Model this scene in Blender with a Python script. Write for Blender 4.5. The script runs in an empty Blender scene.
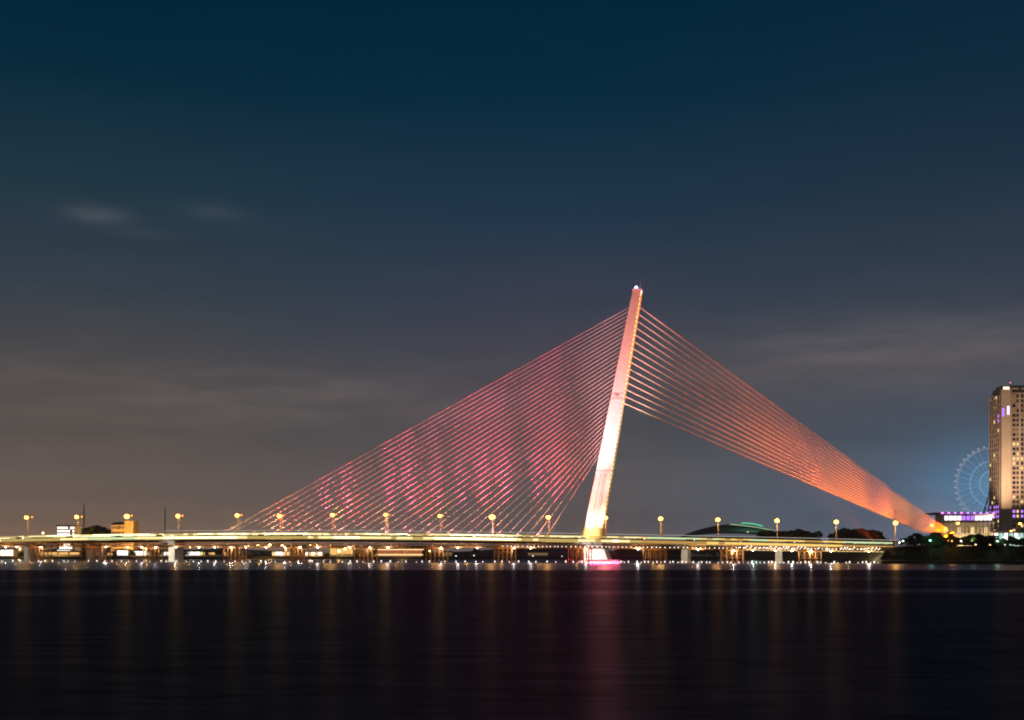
import bpy, math, random
import numpy as np
from mathutils import Vector, Matrix
random.seed(11)
rng = random.Random(7)
S = bpy.context.scene
COL = S.collection
PI = math.pi

# ------------------------------------------------------------------ camera frame and survey helpers
F, CX, HY, CH = 1226.0, 512.0, 553.0, 5.0          # focal length (px), centre, horizon row, eye height
U = Vector((0.9718, -0.2358, 0)); V = Vector((0.2358, 0.9718, 0))   # along / across the bridges
P0 = Vector(((595 - CX) / F * 650, 650, 0))

def at(px, py, D):
    return Vector(((px - CX) / F * D, D, CH + (HY - py) * D / F))
def B(t, w, z):
    p = P0 + U * t + V * w
    return Vector((p.x, p.y, z))
def t_of(px, w=0):
    a = (px - CX) / F
    q = P0 + V * w
    return (a * q.y - q.x) / (U.x - a * U.y)
def on(px, py, w=0):
    t = t_of(px, w); p = B(t, w, 0)
    return t, CH + (HY - py) * p.y / F
def profile(tab, w):
    a = sorted(on(px, py, w) for px, py in tab)
    ts = np.array([q[0] for q in a]); zs = np.array([q[1] for q in a])
    def f(t):
        n = 5
        return float(np.mean([np.interp(t + k * 9, ts, zs) for k in range(-n, n + 1)]))
    return f

# ------------------------------------------------------------------ mesh building
class MB:
    def __init__(s): s.v = []; s.f = []; s.m = []
    def face(s, pts, m=0):
        b = len(s.v); s.v += [tuple(p) for p in pts]; s.f.append(tuple(range(b, b + len(pts)))); s.m.append(m)
    def hexa(s, c, m=0):                             # c: 4 bottom + 4 top corners, counter-clockwise from above
        b = len(s.v); s.v += [tuple(p) for p in c]
        for q in ((3, 2, 1, 0), (4, 5, 6, 7), (0, 1, 5, 4), (1, 2, 6, 5), (2, 3, 7, 6), (3, 0, 4, 7)):
            s.f.append(tuple(b + i for i in q)); s.m.append(m)
    def box(s, x0, x1, y0, y1, z0, z1, m=0):
        s.hexa([(x0, y0, z0), (x1, y0, z0), (x1, y1, z0), (x0, y1, z0), (x0, y0, z1), (x1, y0, z1), (x1, y1, z1), (x0, y1, z1)], m)
    def bbox(s, t0, t1, w0, w1, z0, z1, m=0, z0b=None, z1b=None):   # box in bridge axes; optional other heights at t1
        z0b = z0 if z0b is None else z0b; z1b = z1 if z1b is None else z1b
        s.hexa([B(t0, w0, z0), B(t1, w0, z0b), B(t1, w1, z0b), B(t0, w1, z0), B(t0, w0, z1), B(t1, w0, z1b), B(t1, w1, z1b), B(t0, w1, z1)], m)
    def tube(s, a, b, r0, r1=None, n=6, m=0, cap=True):
        a = Vector(a); b = Vector(b); r1 = r0 if r1 is None else r1
        d = (b - a).normalized(); e = d.cross(Vector((0, 0, 1)))
        if e.length < 1e-4: e = Vector((1, 0, 0))
        e.normalize(); g = d.cross(e)
        i = len(s.v)
        for p, r in ((a, r0), (b, r1)):
            for k in range(n):
                q = 2 * PI * k / n
                s.v.append(tuple(p + (e * math.cos(q) + g * math.sin(q)) * r))
        for k in range(n):
            s.f.append((i + k, i + (k + 1) % n, i + n + (k + 1) % n, i + n + k)); s.m.append(m)
        if cap:
            s.f.append(tuple(i + k for k in reversed(range(n)))); s.m.append(m)
            s.f.append(tuple(i + n + k for k in range(n))); s.m.append(m)
    def lathe(s, c, prof, n=10, m=0):                # prof: (radius, z)
        c = Vector(c); i = len(s.v); k = len(prof)
        for r, z in prof:
            for j in range(n):
                q = 2 * PI * j / n; s.v.append((c.x + r * math.cos(q), c.y + r * math.sin(q), c.z + z))
        for a in range(k - 1):
            for j in range(n):
                s.f.append((i + a * n + j, i + a * n + (j + 1) % n, i + (a + 1) * n + (j + 1) % n, i + (a + 1) * n + j)); s.m.append(m)
        s.f.append(tuple(i + j for j in reversed(range(n)))); s.m.append(m)
        s.f.append(tuple(i + (k - 1) * n + j for j in range(n))); s.m.append(m)
    def build(s, name, mats, parent=None, loc=None, smooth=False):
        me = bpy.data.meshes.new(name)
        o3 = Vector(loc) if loc is not None else Vector((0, 0, 0))
        me.from_pydata([(v[0] - o3.x, v[1] - o3.y, v[2] - o3.z) for v in s.v], [], s.f)
        for m in (mats if isinstance(mats, (list, tuple)) else [mats]): me.materials.append(m)
        me.polygons.foreach_set('material_index', s.m)
        if smooth: me.polygons.foreach_set('use_smooth', [True] * len(s.f))
        me.update()
        o = bpy.data.objects.new(name, me); COL.objects.link(o)
        if parent is not None:
            o.parent = parent
            if loc is None: o.location = -world_loc(parent)
            else: o.location = o3 - world_loc(parent)
        else: o.location = o3
        return o

def world_loc(o):
    p = Vector(o.location)
    while o.parent is not None:
        o = o.parent; p = p + Vector(o.location)
    return p
def tag(o, label, cat, group=None, kind=None):
    o['label'] = label; o['category'] = cat
    if group: o['group'] = group
    if kind: o['kind'] = kind
    return o
def thing(name, label, cat, loc, group=None):
    o = bpy.data.objects.new(name, None); COL.objects.link(o); o.location = loc
    o.empty_display_size = 0.5
    return tag(o, label, cat, group)
def struct(o, kind='structure'):
    o['kind'] = kind; return o
def copy_tree(o, parent=None):
    c = o.copy(); COL.objects.link(c); c.parent = parent
    for ch in o.children: copy_tree(ch, c)
    return c
ORD = ['first', 'second', 'third', 'fourth', 'fifth', 'sixth', 'seventh', 'eighth', 'ninth', 'tenth', 'eleventh', 'twelfth', 'thirteenth',
       'fourteenth', 'fifteenth', 'sixteenth', 'seventeenth', 'eighteenth', 'nineteenth', 'twentieth', 'twenty-first', 'twenty-second',
       'twenty-third', 'twenty-fourth', 'twenty-fifth', 'twenty-sixth', 'twenty-seventh', 'twenty-eighth', 'twenty-ninth', 'thirtieth',
       'thirty-first', 'thirty-second', 'thirty-third', 'thirty-fourth', 'thirty-fifth', 'thirty-sixth', 'thirty-seventh', 'thirty-eighth',
       'thirty-ninth', 'fortieth']

# ------------------------------------------------------------------ materials
def lin(c):
    return tuple((x / 12.92 if x <= .04045 else ((x + .055) / 1.055) ** 2.4) for x in [k / 255 for k in c])
def mat(name, col, rough=.7, metal=0, var=.25, scale=.6, spec=.3):
    m = bpy.data.materials.new(name); m.use_nodes = True; N = m.node_tree.nodes; L = m.node_tree.links
    b = N['Principled BSDF']; b.inputs['Roughness'].default_value = rough; b.inputs['Metallic'].default_value = metal
    b.inputs['Specular IOR Level'].default_value = spec
    tc = N.new('ShaderNodeTexCoord'); no = N.new('ShaderNodeTexNoise'); no.inputs['Scale'].default_value = scale; no.inputs['Detail'].default_value = 6
    L.new(tc.outputs['Object'], no.inputs['Vector'])
    r = N.new('ShaderNodeMapRange'); r.inputs['From Min'].default_value = .3; r.inputs['From Max'].default_value = .7
    r.inputs['To Min'].default_value = 1 - var; r.inputs['To Max'].default_value = 1 + var
    L.new(no.outputs['Fac'], r.inputs['Value'])
    mx = N.new('ShaderNodeVectorMath'); mx.operation = 'SCALE'; mx.inputs[0].default_value = col
    L.new(r.outputs['Result'], mx.inputs['Scale']); L.new(mx.outputs['Vector'], b.inputs['Base Color'])
    return m
def emit(name, col, s, sample=False):
    m = bpy.data.materials.new(name); m.use_nodes = True; N = m.node_tree.nodes; L = m.node_tree.links
    N.remove(N['Principled BSDF'])
    e = N.new('ShaderNodeEmission'); e.inputs['Color'].default_value = (*col, 1); e.inputs['Strength'].default_value = s
    L.new(e.outputs[0], N['Material Output'].inputs['Surface'])
    m.cycles.emission_sampling = 'FRONT' if sample else 'NONE'
    return m

M = dict(
    concrete=mat('concrete', (.38, .37, .35), .8, var=.2, scale=.3),
    pale=mat('pale_concrete', (.72, .70, .68), .6, var=.10, scale=.25),
    asphalt=mat('asphalt', (.05, .05, .052), .9),
    steel=mat('galvanised_steel', (.55, .55, .55), .6),
    cable=mat('cable_sheath', (.8, .78, .76), .6, var=.06, scale=.5),
    rust=mat('rusty_steel', (.17, .085, .03), .8, var=.5, scale=.5),
    darksteel=mat('dark_steel', (.09, .07, .05), .7),
    soil=mat('dark_soil', (.035, .032, .026), .95, var=.5, scale=.08),
    bank=mat('bank_grass', (.022, .026, .015), .95, var=.5, scale=.15),
    bark=mat('bark', (.09, .06, .04), .9),
    leafA=mat('foliage_dark', (.045, .07, .028), .7, var=.5, scale=.5),
    leafB=mat('foliage_mid', (.06, .09, .035), .7, var=.5, scale=.5),
    facade=mat('tower_facade', (.42, .33, .26), .7, var=.12, scale=.1),
    facadel=mat('tower_pillar', (.55, .46, .36), .7, var=.10, scale=.1),
    white=mat('white_wall', (.7, .68, .64), .7),
    ochre=mat('ochre_wall', (.5, .33, .16), .8),
    roof=mat('dark_roof', (.07, .055, .05), .8),
    glass=mat('dark_glass', (.03, .035, .045), .15, spec=.6),
    carw=mat('car_white', (.7, .7, .7), .3), carr=mat('car_red', (.4, .05, .04), .3), carb=mat('car_blue', (.05, .08, .25), .3),
    carg=mat('car_grey', (.2, .2, .21), .3), tyre=mat('rubber', (.02, .02, .02), .9),
    dome=mat('dome_shell', (.13, .135, .14), .7),
    pier=mat('pier_concrete', (.55, .53, .48), .8, var=.15, scale=.4),
)
E = dict(
    lamp=emit('sodium_lamp', (1.0, .38, .055), 12), lampf=emit('sodium_lamp_weak', (1.0, .34, .045), 3), qlamp=emit('quay_lamp_globe', (1.0, .52, .13), 60),
    lampcore=emit('sodium_core', (1.0, .70, .28), 260),
    led=emit('trail_white', (1.0, .87, .48), 2.5, True), glow2=emit('glow_cream', (1.0, .84, .38), 1.3, True), trail3=emit('trail_dim', (1.0, .72, .22), .6),  # glow of the deck-edge traffic trails; the cream one also serves tube lamps
    trailg=emit('trail_greenish', (.82, 1.0, .55), .9), leda=emit('trail_amber', (1.0, .66, .18), 1.1), traila2=emit('trail_amber_dim', (1.0, .58, .15), .55),
    rail=emit('trail_line', (.9, .85, .75), .55),
    edge=emit('edge_bead', (1.0, .78, .25), 2.6),
    beacon=emit('beacon', (.50, .44, 1.0), 3.2),
    bulb=emit('bulb_white', (1.0, .92, .8), 5), float_=emit('float_lamp', (1.0, .88, .85), 3.0),
    bulk=emit('bulkhead_lamp', (1.0, .86, .75), 60),
    win=emit('window_warm', (1.0, .72, .32), 1.2), win2=emit('window_white', (1.0, .93, .82), 2.2), winp=emit('window_violet', (.55, .22, 1.0), 1.3),
    winx=emit('window_dim', (.9, .55, .25), .25),
    pink=emit('pink_lamp', (1.0, .2, .75), 3.0), violet=emit('violet_lamp', (.5, .25, 1.0), 2.5),
    wheel=emit('wheel_light', (.40, .68, 1.0), .9), wheel2=emit('wheel_light_pale', (.75, .75, .95), .42),
    shop=emit('shop_white', (1.0, .95, .85), 3.0, True), shopo=emit('shop_orange', (1.0, .55, .16), 1.1, True), shopr=emit('shop_red', (.9, .25, .10), .5),
    green=emit('green_lamp', (.15, .95, .5), .8), greenl=emit('green_line', (.55, .9, .45), .7), teal=emit('teal_lamp', (.35, 1.0, .8), 6),
    head=emit('headlight', (1.0, .95, .85), 30), tail=emit('tail_light', (1.0, .06, .03), 6),
    flood_w=emit('flood_lens_white', (1, .95, .9), 4), flood_p=emit('flood_lens_pink', (1, .3, .5), 3), flood_o=emit('flood_lens_orange', (1, .45, .12), 4),
)

HAZE = 1.0e-4
# ------------------------------------------------------------------ camera, render settings, sky
cd = bpy.data.cameras.new('camera'); cam = bpy.data.objects.new('camera', cd); COL.objects.link(cam)
cam.location = (0, 0, CH); cam.rotation_euler = (PI / 2, 0, 0)
cd.sensor_width = 36; cd.lens = F / 1024 * 36; cd.shift_y = (HY - 360) / 1024; cd.clip_start = .5; cd.clip_end = 20000
S.camera = cam
S.view_settings.view_transform = 'Standard'; S.view_settings.look = 'None'; S.view_settings.exposure = 0; S.view_settings.gamma = 1
cy = S.cycles
cy.use_denoising = True
cy.max_bounces = 6; cy.diffuse_bounces = 2; cy.glossy_bounces = 3; cy.transmission_bounces = 2; cy.volume_bounces = 0
cy.sample_clamp_indirect = 4; cy.sample_clamp_direct = 0; cy.caustics_reflective = False; cy.caustics_refractive = False
cy.use_light_tree = True; cy.use_adaptive_sampling = False
cy.pixel_filter_type = 'BLACKMAN_HARRIS'; cy.filter_width = 1.9

W = bpy.data.worlds.new('World'); S.world = W; W.use_nodes = True
N = W.node_tree.nodes; L = W.node_tree.links
for n in list(N): N.remove(n)
def math_(op, a, b=None, clamp=False):
    n = N.new('ShaderNodeMath'); n.operation = op; n.use_clamp = clamp
    for i, x in enumerate((a, b)):
        if x is None: continue
        if isinstance(x, (int, float)): n.inputs[i].default_value = x
        else: L.new(x, n.inputs[i])
    return n.outputs[0]
def mixc(f, a, b, op='MIX'):
    n = N.new('ShaderNodeMix'); n.data_type = 'RGBA'; n.blend_type = op; n.clamp_factor = True
    for s_, x in (('Factor', f), ('A', a), ('B', b)):
        i = [k for k in n.inputs if k.name == s_ and k.type in (('VALUE',) if s_ == 'Factor' else ('RGBA',))][0]
        if isinstance(x, (int, float)): i.default_value = x
        elif isinstance(x, tuple): i.default_value = (*x, 1)
        else: L.new(x, i)
    return [k for k in n.outputs if k.type == 'RGBA'][0]
tc = N.new('ShaderNodeTexCoord'); sep = N.new('ShaderNodeSeparateXYZ'); L.new(tc.outputs['Generated'], sep.inputs[0])
el = math_('ARCSINE', sep.outputs['Z']); az = math_('ARCTAN2', sep.outputs['X'], sep.outputs['Y'])
def EL(y): return math.atan((HY - y) / F)
def AZ(x): return math.atan((x - CX) / F)
def ramp(stops):
    r = N.new('ShaderNodeValToRGB'); r.color_ramp.interpolation = 'EASE'
    es = r.color_ramp.elements
    def clear(y, c):                             # sky beyond the air: brighter by what the air takes away
        p = min(5400, 155 / max(.01, math.sin(max(EL(y), .001)))); k = math.exp(HAZE * p * .8)
        return tuple(x * k for x in lin(c))
    stops = sorted((max(0., min(1., EL(y) / .6)), clear(y, c)) for y, c in stops)
    es[0].position, es[0].color = stops[0][0], (*stops[0][1], 1)
    es[1].position, es[1].color = stops[-1][0], (*stops[-1][1], 1)
    for p, c in stops[1:-1]:
        e = es.new(p); e.color = (*c, 1)
    L.new(math_('DIVIDE', el, .6), r.inputs[0])
    r.color_ramp.interpolation = 'LINEAR'
    return r.outputs[0]
SKY_L = [(-330, (0, 22, 40)), (0, (0, 36, 56)), (100, (6, 42, 60)), (200, (30, 54, 68)), (300, (52, 62, 72)), (380, (74, 72, 74)), (440, (84, 78, 76)), (500, (103, 89, 83)), (530, (123, 100, 83)), (553, (132, 102, 80))]
SKY_C = [(-330, (0, 22, 38)), (0, (0, 38, 58)), (100, (6, 42, 62)), (200, (28, 52, 72)), (300, (46, 60, 76)), (380, (66, 70, 78)), (440, (72, 74, 78)), (500, (84, 82, 84)), (553, (98, 90, 88))]
SKY_R = [(-330, (0, 20, 36)), (0, (4, 36, 56)), (100, (14, 42, 62)), (200, (30, 50, 68)), (300, (52, 62, 76)), (380, (72, 74, 82)), (440, (70, 80, 94)), (500, (78, 94, 112)), (553, (90, 104, 124))]
def smooth(x, a, b):
    n = N.new('ShaderNodeMapRange'); n.interpolation_type = 'SMOOTHSTEP'
    n.inputs['From Min'].default_value = a; n.inputs['From Max'].default_value = b; L.new(x, n.inputs['Value'])
    return n.outputs['Result']
sky = mixc(smooth(az, AZ(60), AZ(520)), ramp(SKY_L), ramp(SKY_C))
sky = mixc(smooth(az, AZ(560), AZ(960)), sky, ramp(SKY_R))
cmb = N.new('ShaderNodeCombineXYZ'); L.new(math_('MULTIPLY', az, 7.0), cmb.inputs[0]); L.new(math_('MULTIPLY', el, 38.0), cmb.inputs[1])
nz = N.new('ShaderNodeTexNoise'); nz.inputs['Scale'].default_value = 1.6; nz.inputs['Detail'].default_value = 5; nz.inputs['Roughness'].default_value = .55
L.new(cmb.outputs[0], nz.inputs['Vector'])
nzr = smooth(nz.outputs['Fac'], .34, .68)
def blob(x, y, sx, sy, noise=.7):
    dx = math_('DIVIDE', math_('SUBTRACT', az, AZ(x)), sx / F); dy = math_('DIVIDE', math_('SUBTRACT', el, math.atan((HY - y) / math.hypot(F, x - CX))), sy / F)
    g = math_('EXPONENT', math_('MULTIPLY', math_('ADD', math_('MULTIPLY', dx, dx), math_('MULTIPLY', dy, dy)), -1.0))
    return math_('MULTIPLY', g, math_('ADD', math_('MULTIPLY', nzr, noise), 1 - noise))
for (x, y, sx, sy, c, n) in ((98, 214, 27, 8, (.056, .052, .050), .45), (215, 213, 30, 8, (.018, .018, .018), .3), (150, 235, 30, 5, (.012, .012, .012), .8),
                             (330, 398, 190, 26, (.044, .030, .022), .6), (900, 352, 200, 32, (.060, .044, .036), .5), (80, 400, 160, 60, (.022, .014, .008), .5),
                             (620, 470, 240, 40, (.016, .010, .008), .6), (985, 505, 58, 50, (.02, .13, .25), .1), (935, 520, 34, 20, (.10, .035, .004), .1)):  # the strong blue blob paints the ferris wheel's glow into the sky
    sky = mixc(blob(x, y, sx, sy, n), sky, mixc(1.0, sky, c, 'ADD'))
sky = mixc(1.0, sky, mixc(nz.outputs['Fac'], (.90, .90, .90), (1.10, 1.10, 1.10)), 'MULTIPLY')
nish = N.new('ShaderNodeTexSky'); nish.sky_type = 'NISHITA'; nish.sun_disc = False; nish.sun_elevation = math.radians(-9); nish.sun_rotation = math.radians(200)
bg = N.new('ShaderNodeBackground'); L.new(sky, bg.inputs[0]); bg.inputs[1].default_value = 1.0
bg2 = N.new('ShaderNodeBackground'); L.new(nish.outputs[0], bg2.inputs[0]); bg2.inputs[1].default_value = .05
ad = N.new('ShaderNodeAddShader'); L.new(bg.outputs[0], ad.inputs[0]); L.new(bg2.outputs[0], ad.inputs[1])
wo = N.new('ShaderNodeOutputWorld'); L.new(ad.outputs[0], wo.inputs[0])
sd = bpy.data.lights.new('moonlight', 'SUN'); sd.energy = .01; sd.angle = math.radians(.5); sd.color = (1, .95, .9)
so = bpy.data.objects.new('moonlight', sd); COL.objects.link(so); so.rotation_euler = (math.radians(50), 0, math.radians(200))

# ------------------------------------------------------------------ water and land
def water_material():
    m = bpy.data.materials.new('river_water'); m.use_nodes = True; n = m.node_tree.nodes; l = m.node_tree.links
    n.remove(n['Principled BSDF'])
    g = n.new('ShaderNodeNewGeometry'); sp = n.new('ShaderNodeSeparateXYZ'); l.new(g.outputs['Position'], sp.inputs[0])
    def mth(op, a, b=None):
        k = n.new('ShaderNodeMath'); k.operation = op
        for i, x in enumerate((a, b)):
            if x is None: continue
            if isinstance(x, (int, float)): k.inputs[i].default_value = x
            else: l.new(x, k.inputs[i])
        return k.outputs[0]
    def noise(sx, sy, detail=3, off=0):
        c = n.new('ShaderNodeCombineXYZ'); l.new(mth('MULTIPLY', sp.outputs[0], sx), c.inputs[0]); l.new(mth('MULTIPLY', sp.outputs[1], sy), c.inputs[1]); c.inputs[2].default_value = off
        k = n.new('ShaderNodeTexNoise'); k.inputs['Scale'].default_value = 1; k.inputs['Detail'].default_value = detail; l.new(c.outputs[0], k.inputs['Vector'])
        return k.outputs['Fac']
    def sstep(x, a, b, lo=0., hi=1.):
        k = n.new('ShaderNodeMapRange'); k.interpolation_type = 'SMOOTHSTEP'
        for nm, q in (('From Min', a), ('From Max', b), ('To Min', lo), ('To Max', hi)): k.inputs[nm].default_value = q
        l.new(x, k.inputs['Value']); return k.outputs['Result']
    edge = mth('ADD', sp.outputs[1], mth('MULTIPLY', noise(.012, .004, 4), 34))
    far = sstep(edge, 368, 386)                                         # sheltered smooth water by the bridges
    # narrow slicks drawn out across the wind-ruffled near water
    q = mth('ADD', mth('ADD', sp.outputs[1], mth('MULTIPLY', sp.outputs[0], -.10)), mth('MULTIPLY', noise(.012, .002, 3, 4.), 60))
    s1 = mth('MULTIPLY', sstep(q, 168, 180), sstep(q, 184, 196, 1., 0.))
    s2 = mth('MULTIPLY', sstep(q, 236, 256), sstep(q, 262, 282, 1., 0.))
    slick = mth('MULTIPLY', mth('ADD', s1, mth('MULTIPLY', s2, .6)), sstep(noise(.008, .01, 2, 9.), .35, .6))
    rip = mth('MULTIPLY', sstep(noise(.05, .33, 5), .25, .75, .82, 1.18), sstep(noise(.22, .85, 4, 5.), .3, .7, .76, 1.24))
    amt = mth('MULTIPLY', mth('ADD', mth('ADD', mth('MULTIPLY', far, .22), .066), mth('MULTIPLY', slick, .10)), rip)
    rough = mth('ADD', mth('MULTIPLY', far, -.045), mth('ADD', mth('MULTIPLY', noise(.006, .05, 3, 7.), .06), .27))
    gl = n.new('ShaderNodeBsdfGlossy'); gl.distribution = 'GGX'
    cc = n.new('ShaderNodeCombineXYZ')
    for i, tint in enumerate((.86, .95, 1.3)): l.new(mth('MULTIPLY', amt, tint), cc.inputs[i])
    l.new(cc.outputs[0], gl.inputs['Color']); l.new(rough, gl.inputs['Roughness'])
    df = n.new('ShaderNodeBsdfDiffuse'); df.inputs['Color'].default_value = (.004, .006, .009, 1)
    a = n.new('ShaderNodeAddShader'); l.new(gl.outputs[0], a.inputs[0]); l.new(df.outputs[0], a.inputs[1])
    l.new(a.outputs[0], n['Material Output'].inputs['Surface'])
    return m
mb = MB(); mb.face([(-4500, -300, 0), (4500, -300, 0), (4500, 5400, 0), (-4500, 5400, 0)])
struct(mb.build('water', water_material()))

# far bank: a sheet from the quay to the horizon
def land_sheet(name, front, back_y, z, m, slope=3.0):
    b = MB(); n = len(front)
    for i in range(n - 1):
        (x0, y0), (x1, y1) = front[i], front[i + 1]
        b.face([(x0, y0, -1), (x1, y1, -1), (x1, y1 + slope, z), (x0, y0 + slope, z)])
        b.face([(x0, y0 + slope, z), (x1, y1 + slope, z), (x1, back_y, z + 2), (x0, back_y, z + 2)])
    return struct(b.build(name, m))
fr = [(-4400, 1050)]
for k in range(61):
    x = -700 + k * 20
    fr.append((x, 960 - 60 * math.exp(-((x - 260) / 160) ** 2) + 5 * math.sin(k * 1.3)))
fr += [(4400, 950)]
land_sheet('far_bank', fr, 5300, 2.2, M['soil'])

# right bank: an embankment with an uneven crest
RB_X = [at(879, 0, 572).x + k * 6.0 for k in range(130)]
def rb_front(x): return 566 - (x - RB_X[0]) * .10 + 3 * math.sin(x * .11) + 1.6 * math.sin(x * .37)
def rb_top(x):
    k = min(1, max(0, (x - RB_X[0]) / 9))
    return (1.5 + 7.0 * k) + .35 * math.sin(x * .23) + .3 * math.sin(x * .61)
b = MB()
rows = [(-1.0, -1), (1.5, 1.2), (6.0, 2.0), (13, None), (60, 'f'), (420, 'e')]
for i in range(len(RB_X) - 1):
    pr = []
    for x in (RB_X[i], RB_X[i + 1]):
        r = []
        for dy, z in rows:
            zz = z if not (z is None or isinstance(z, str)) else rb_top(x) if z is None else (8.2 if z == 'f' else 8.6)
            if isinstance(z, str) and x < RB_X[0] + 9: zz = rb_top(x)
            r.append(Vector((x + .5 * math.sin(dy * 3 + x), rb_front(x) + dy, zz)))
        pr.append(r)
    for k in range(len(rows) - 1):
        b.face([pr[0][k], pr[1][k], pr[1][k + 1], pr[0][k + 1]])
r0 = [Vector((RB_X[0], rb_front(RB_X[0]) + dy, z if isinstance(z, (int, float)) else rb_top(RB_X[0]))) for dy, z in rows]
b.face([r0[0], *r0[1:], (r0[-1].x, r0[-1].y, -1)])
struct(b.build('right_bank', M['bank']))

# distant low hills
b = MB()
for i in range(40):
    for j in (0,):
        x0 = -2600 + i * 130; x1 = x0 + 130
        h = lambda x: 14 + 14 * math.sin(x * .004 + 1) + 9 * math.sin(x * .011) + 5 * math.sin(x * .027)
        b.face([(x0, 4200, 0), (x1, 4200, 0), (x1, 4500, max(3, h(x1))), (x0, 4500, max(3, h(x0)))])
        b.face([(x0, 4500, max(3, h(x0))), (x1, 4500, max(3, h(x1))), (x1, 5200, 2), (x0, 5200, 2)])
struct(b.build('hills', M['soil']))

# ------------------------------------------------------------------ the cable-stayed bridge
DECK = [(-60, 538.5), (0, 537.2), (28, 536.6), (80, 535.2), (150, 534.4), (240, 533.7), (340, 533.6), (440, 534.6), (560, 536.2), (640, 537.6), (720, 539.2), (800, 541), (880, 543), (960, 545)]
zt = profile(DECK, -17)                      # top of the glowing edge band; roadway 1.2 m lower
T0, T1 = t_of(-70, -17), t_of(893, -17)
bridge = thing('cable_stayed_bridge', 'long cable-stayed bridge with leaning pink-lit pylon across the river', 'bridge', B(0, 0, 0))
def run(bm, w0, w1, d0, d1, a=T0, b_=T1, step=8.0, m=0, mf=None):
    n = max(1, int((b_ - a) / step)); s = (b_ - a) / n
    for i in range(n):
        p, q = a + i * s, a + (i + 1) * s
        bm.bbox(p, q, w0, w1, zt(p) + d0, zt(p) + d1, mf((p + q) / 2) if mf else m, zt(q) + d0, zt(q) + d1)
g = MB()
run(g, -16.2, 16.2, -1.9, -1.2)              # roadway slab
run(g, -9, 9, -4.1, -1.92)                   # box girder
run(g, -16.6, -16.22, -3.0, -.95); run(g, 16.22, 16.6, -3.0, -.95)
n_ = int((T1 - T0) / 6)
for i in range(n_):                          # cross ribs under the cantilevers
    t = T0 + i * 6; z = zt(t)
    for s in (-1, 1):
        g.hexa([B(t, s * 9.02, z - 3.8), B(t + .5, s * 9.02, z - 3.8), B(t + .5, s * 9.0 + s * .6, z - 3.8), B(t, s * 9.0 + s * .6, z - 3.8),
                B(t, s * 9.02, z - 1.93), B(t + .5, s * 9.02, z - 1.93), B(t + .5, s * 16.1, z - 1.93), B(t, s * 16.1, z - 1.93)])
g.build('deck', M['concrete'], bridge)
g = MB(); run(g, -15.4, -2.6, -1.196, -1.17); run(g, 2.6, 15.4, -1.196, -1.17)
g.build('carriageway', M['asphalt'], bridge)
for s in (-1, 1):                            # open railings with slim posts
    g = MB()
    for d in (-.72, -.45): run(g, s * 16.45 - .05, s * 16.45 + .05, d, d + .08)
    for i in range(int((T1 - T0) / 3)):
        t = T0 + i * 3; g.bbox(t, t + .14, s * 16.45 - .07, s * 16.45 + .07, zt(t) - .95, zt(t) - .2)
    g.build('railing', M['steel'], bridge)
# added glowing edge strips, no lamps: they stand in for traffic light trails
pxs = lambda t: CX + F * B(t, -17, 0).x / B(t, -17, 0).y
nv = lambda t, f, o: .5 + .5 * math.sin(t * f + o) * math.cos(t * f * .37 + 2 * o)
def m_top(t):
    p = pxs(t); k = nv(t, .09, 1) + rng.uniform(-.22, .22)
    if p > 640: return 3 if k > .55 else (4 if k > .25 else 5)
    return 0 if k > .55 else (1 if k > .2 else 2)
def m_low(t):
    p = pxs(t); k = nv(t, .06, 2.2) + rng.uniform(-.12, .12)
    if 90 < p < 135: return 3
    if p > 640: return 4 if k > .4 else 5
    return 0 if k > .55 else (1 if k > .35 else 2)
TRAIL = [E['led'], E['glow2'], E['trail3'], E['trailg'], E['leda'], E['traila2']]
for s in (-1, 1):
    g = MB(); run(g, s * 16.45 - .12, s * 16.45 + .12, -.25, .42, step=3, mf=m_top); g.build('rail_trail', TRAIL, bridge)
g = MB(); run(g, -16.78, -16.62, -2.55, -1.35, step=3, mf=m_low); g.build('fascia_trail', TRAIL, bridge)  # the wash of light on the fascia is put into emission
g = MB(); run(g, -16.72, -16.62, -3.0, -2.75, step=5, mf=lambda t: 5 if nv(t, .12, .4) > .3 else 4); g.build('fascia_line', TRAIL, bridge)
# slim glowing rail on posts, added for vehicle light trails, above the far lane
g = MB()
a, b_ = t_of(150), t_of(905); n = 110
RAIL = [(140, 531), (240, 530.4), (340, 530.4), (440, 531.4), (560, 533), (640, 534.6), (720, 536.2), (800, 537.9), (880, 539.8), (960, 542)]
zr = profile(RAIL, 16)
for i in range(n):
    p, q = a + (b_ - a) * i / n, a + (b_ - a) * (i + 1) / n
    g.tube(B(p, 16, zr(p)), B(q, 16, zr(q)), .13, n=5, m=0)
    if i % 3 == 0: g.tube(B(p, 16, zt(p) - .95), B(p, 16, zr(p)), .05, n=4, m=1)
g.build('trail_rail', [E['rail'], M['steel']], bridge)

# pylon: leaning tapered mast; the near face and the right-hand face show
ptop = on(637.6, 291.0); pbot = on(592.2, 541)
def pyl(z):
    k = (z - pbot[1]) / (ptop[1] - pbot[1]); return pbot[0] + (ptop[0] - pbot[0]) * k, k
def sect(z, gt=0., gw=0.):
    t, k = pyl(z); h = (9.7 + (4.4 - 9.7) * k) / 2 + gt; d = (8.0 + (6.0 - 8.0) * k) / 2 + gw
    return [B(t - h, -d, z), B(t + h, -d, z), B(t + h, d, z), B(t - h, d, z)]
zp0 = zt(0) + 4.6; zp1 = ptop[1]
g = MB(); zs = [zp0 + (zp1 - zp0) * i / 24 for i in range(25)]
for i in range(24):
    lo, hi = sect(zs[i]), sect(zs[i + 1])
    for k in range(4): g.face([lo[k], lo[(k + 1) % 4], hi[(k + 1) % 4], hi[k]])
g.face(sect(zp1)); g.face(list(reversed(sect(zp0))))
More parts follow.
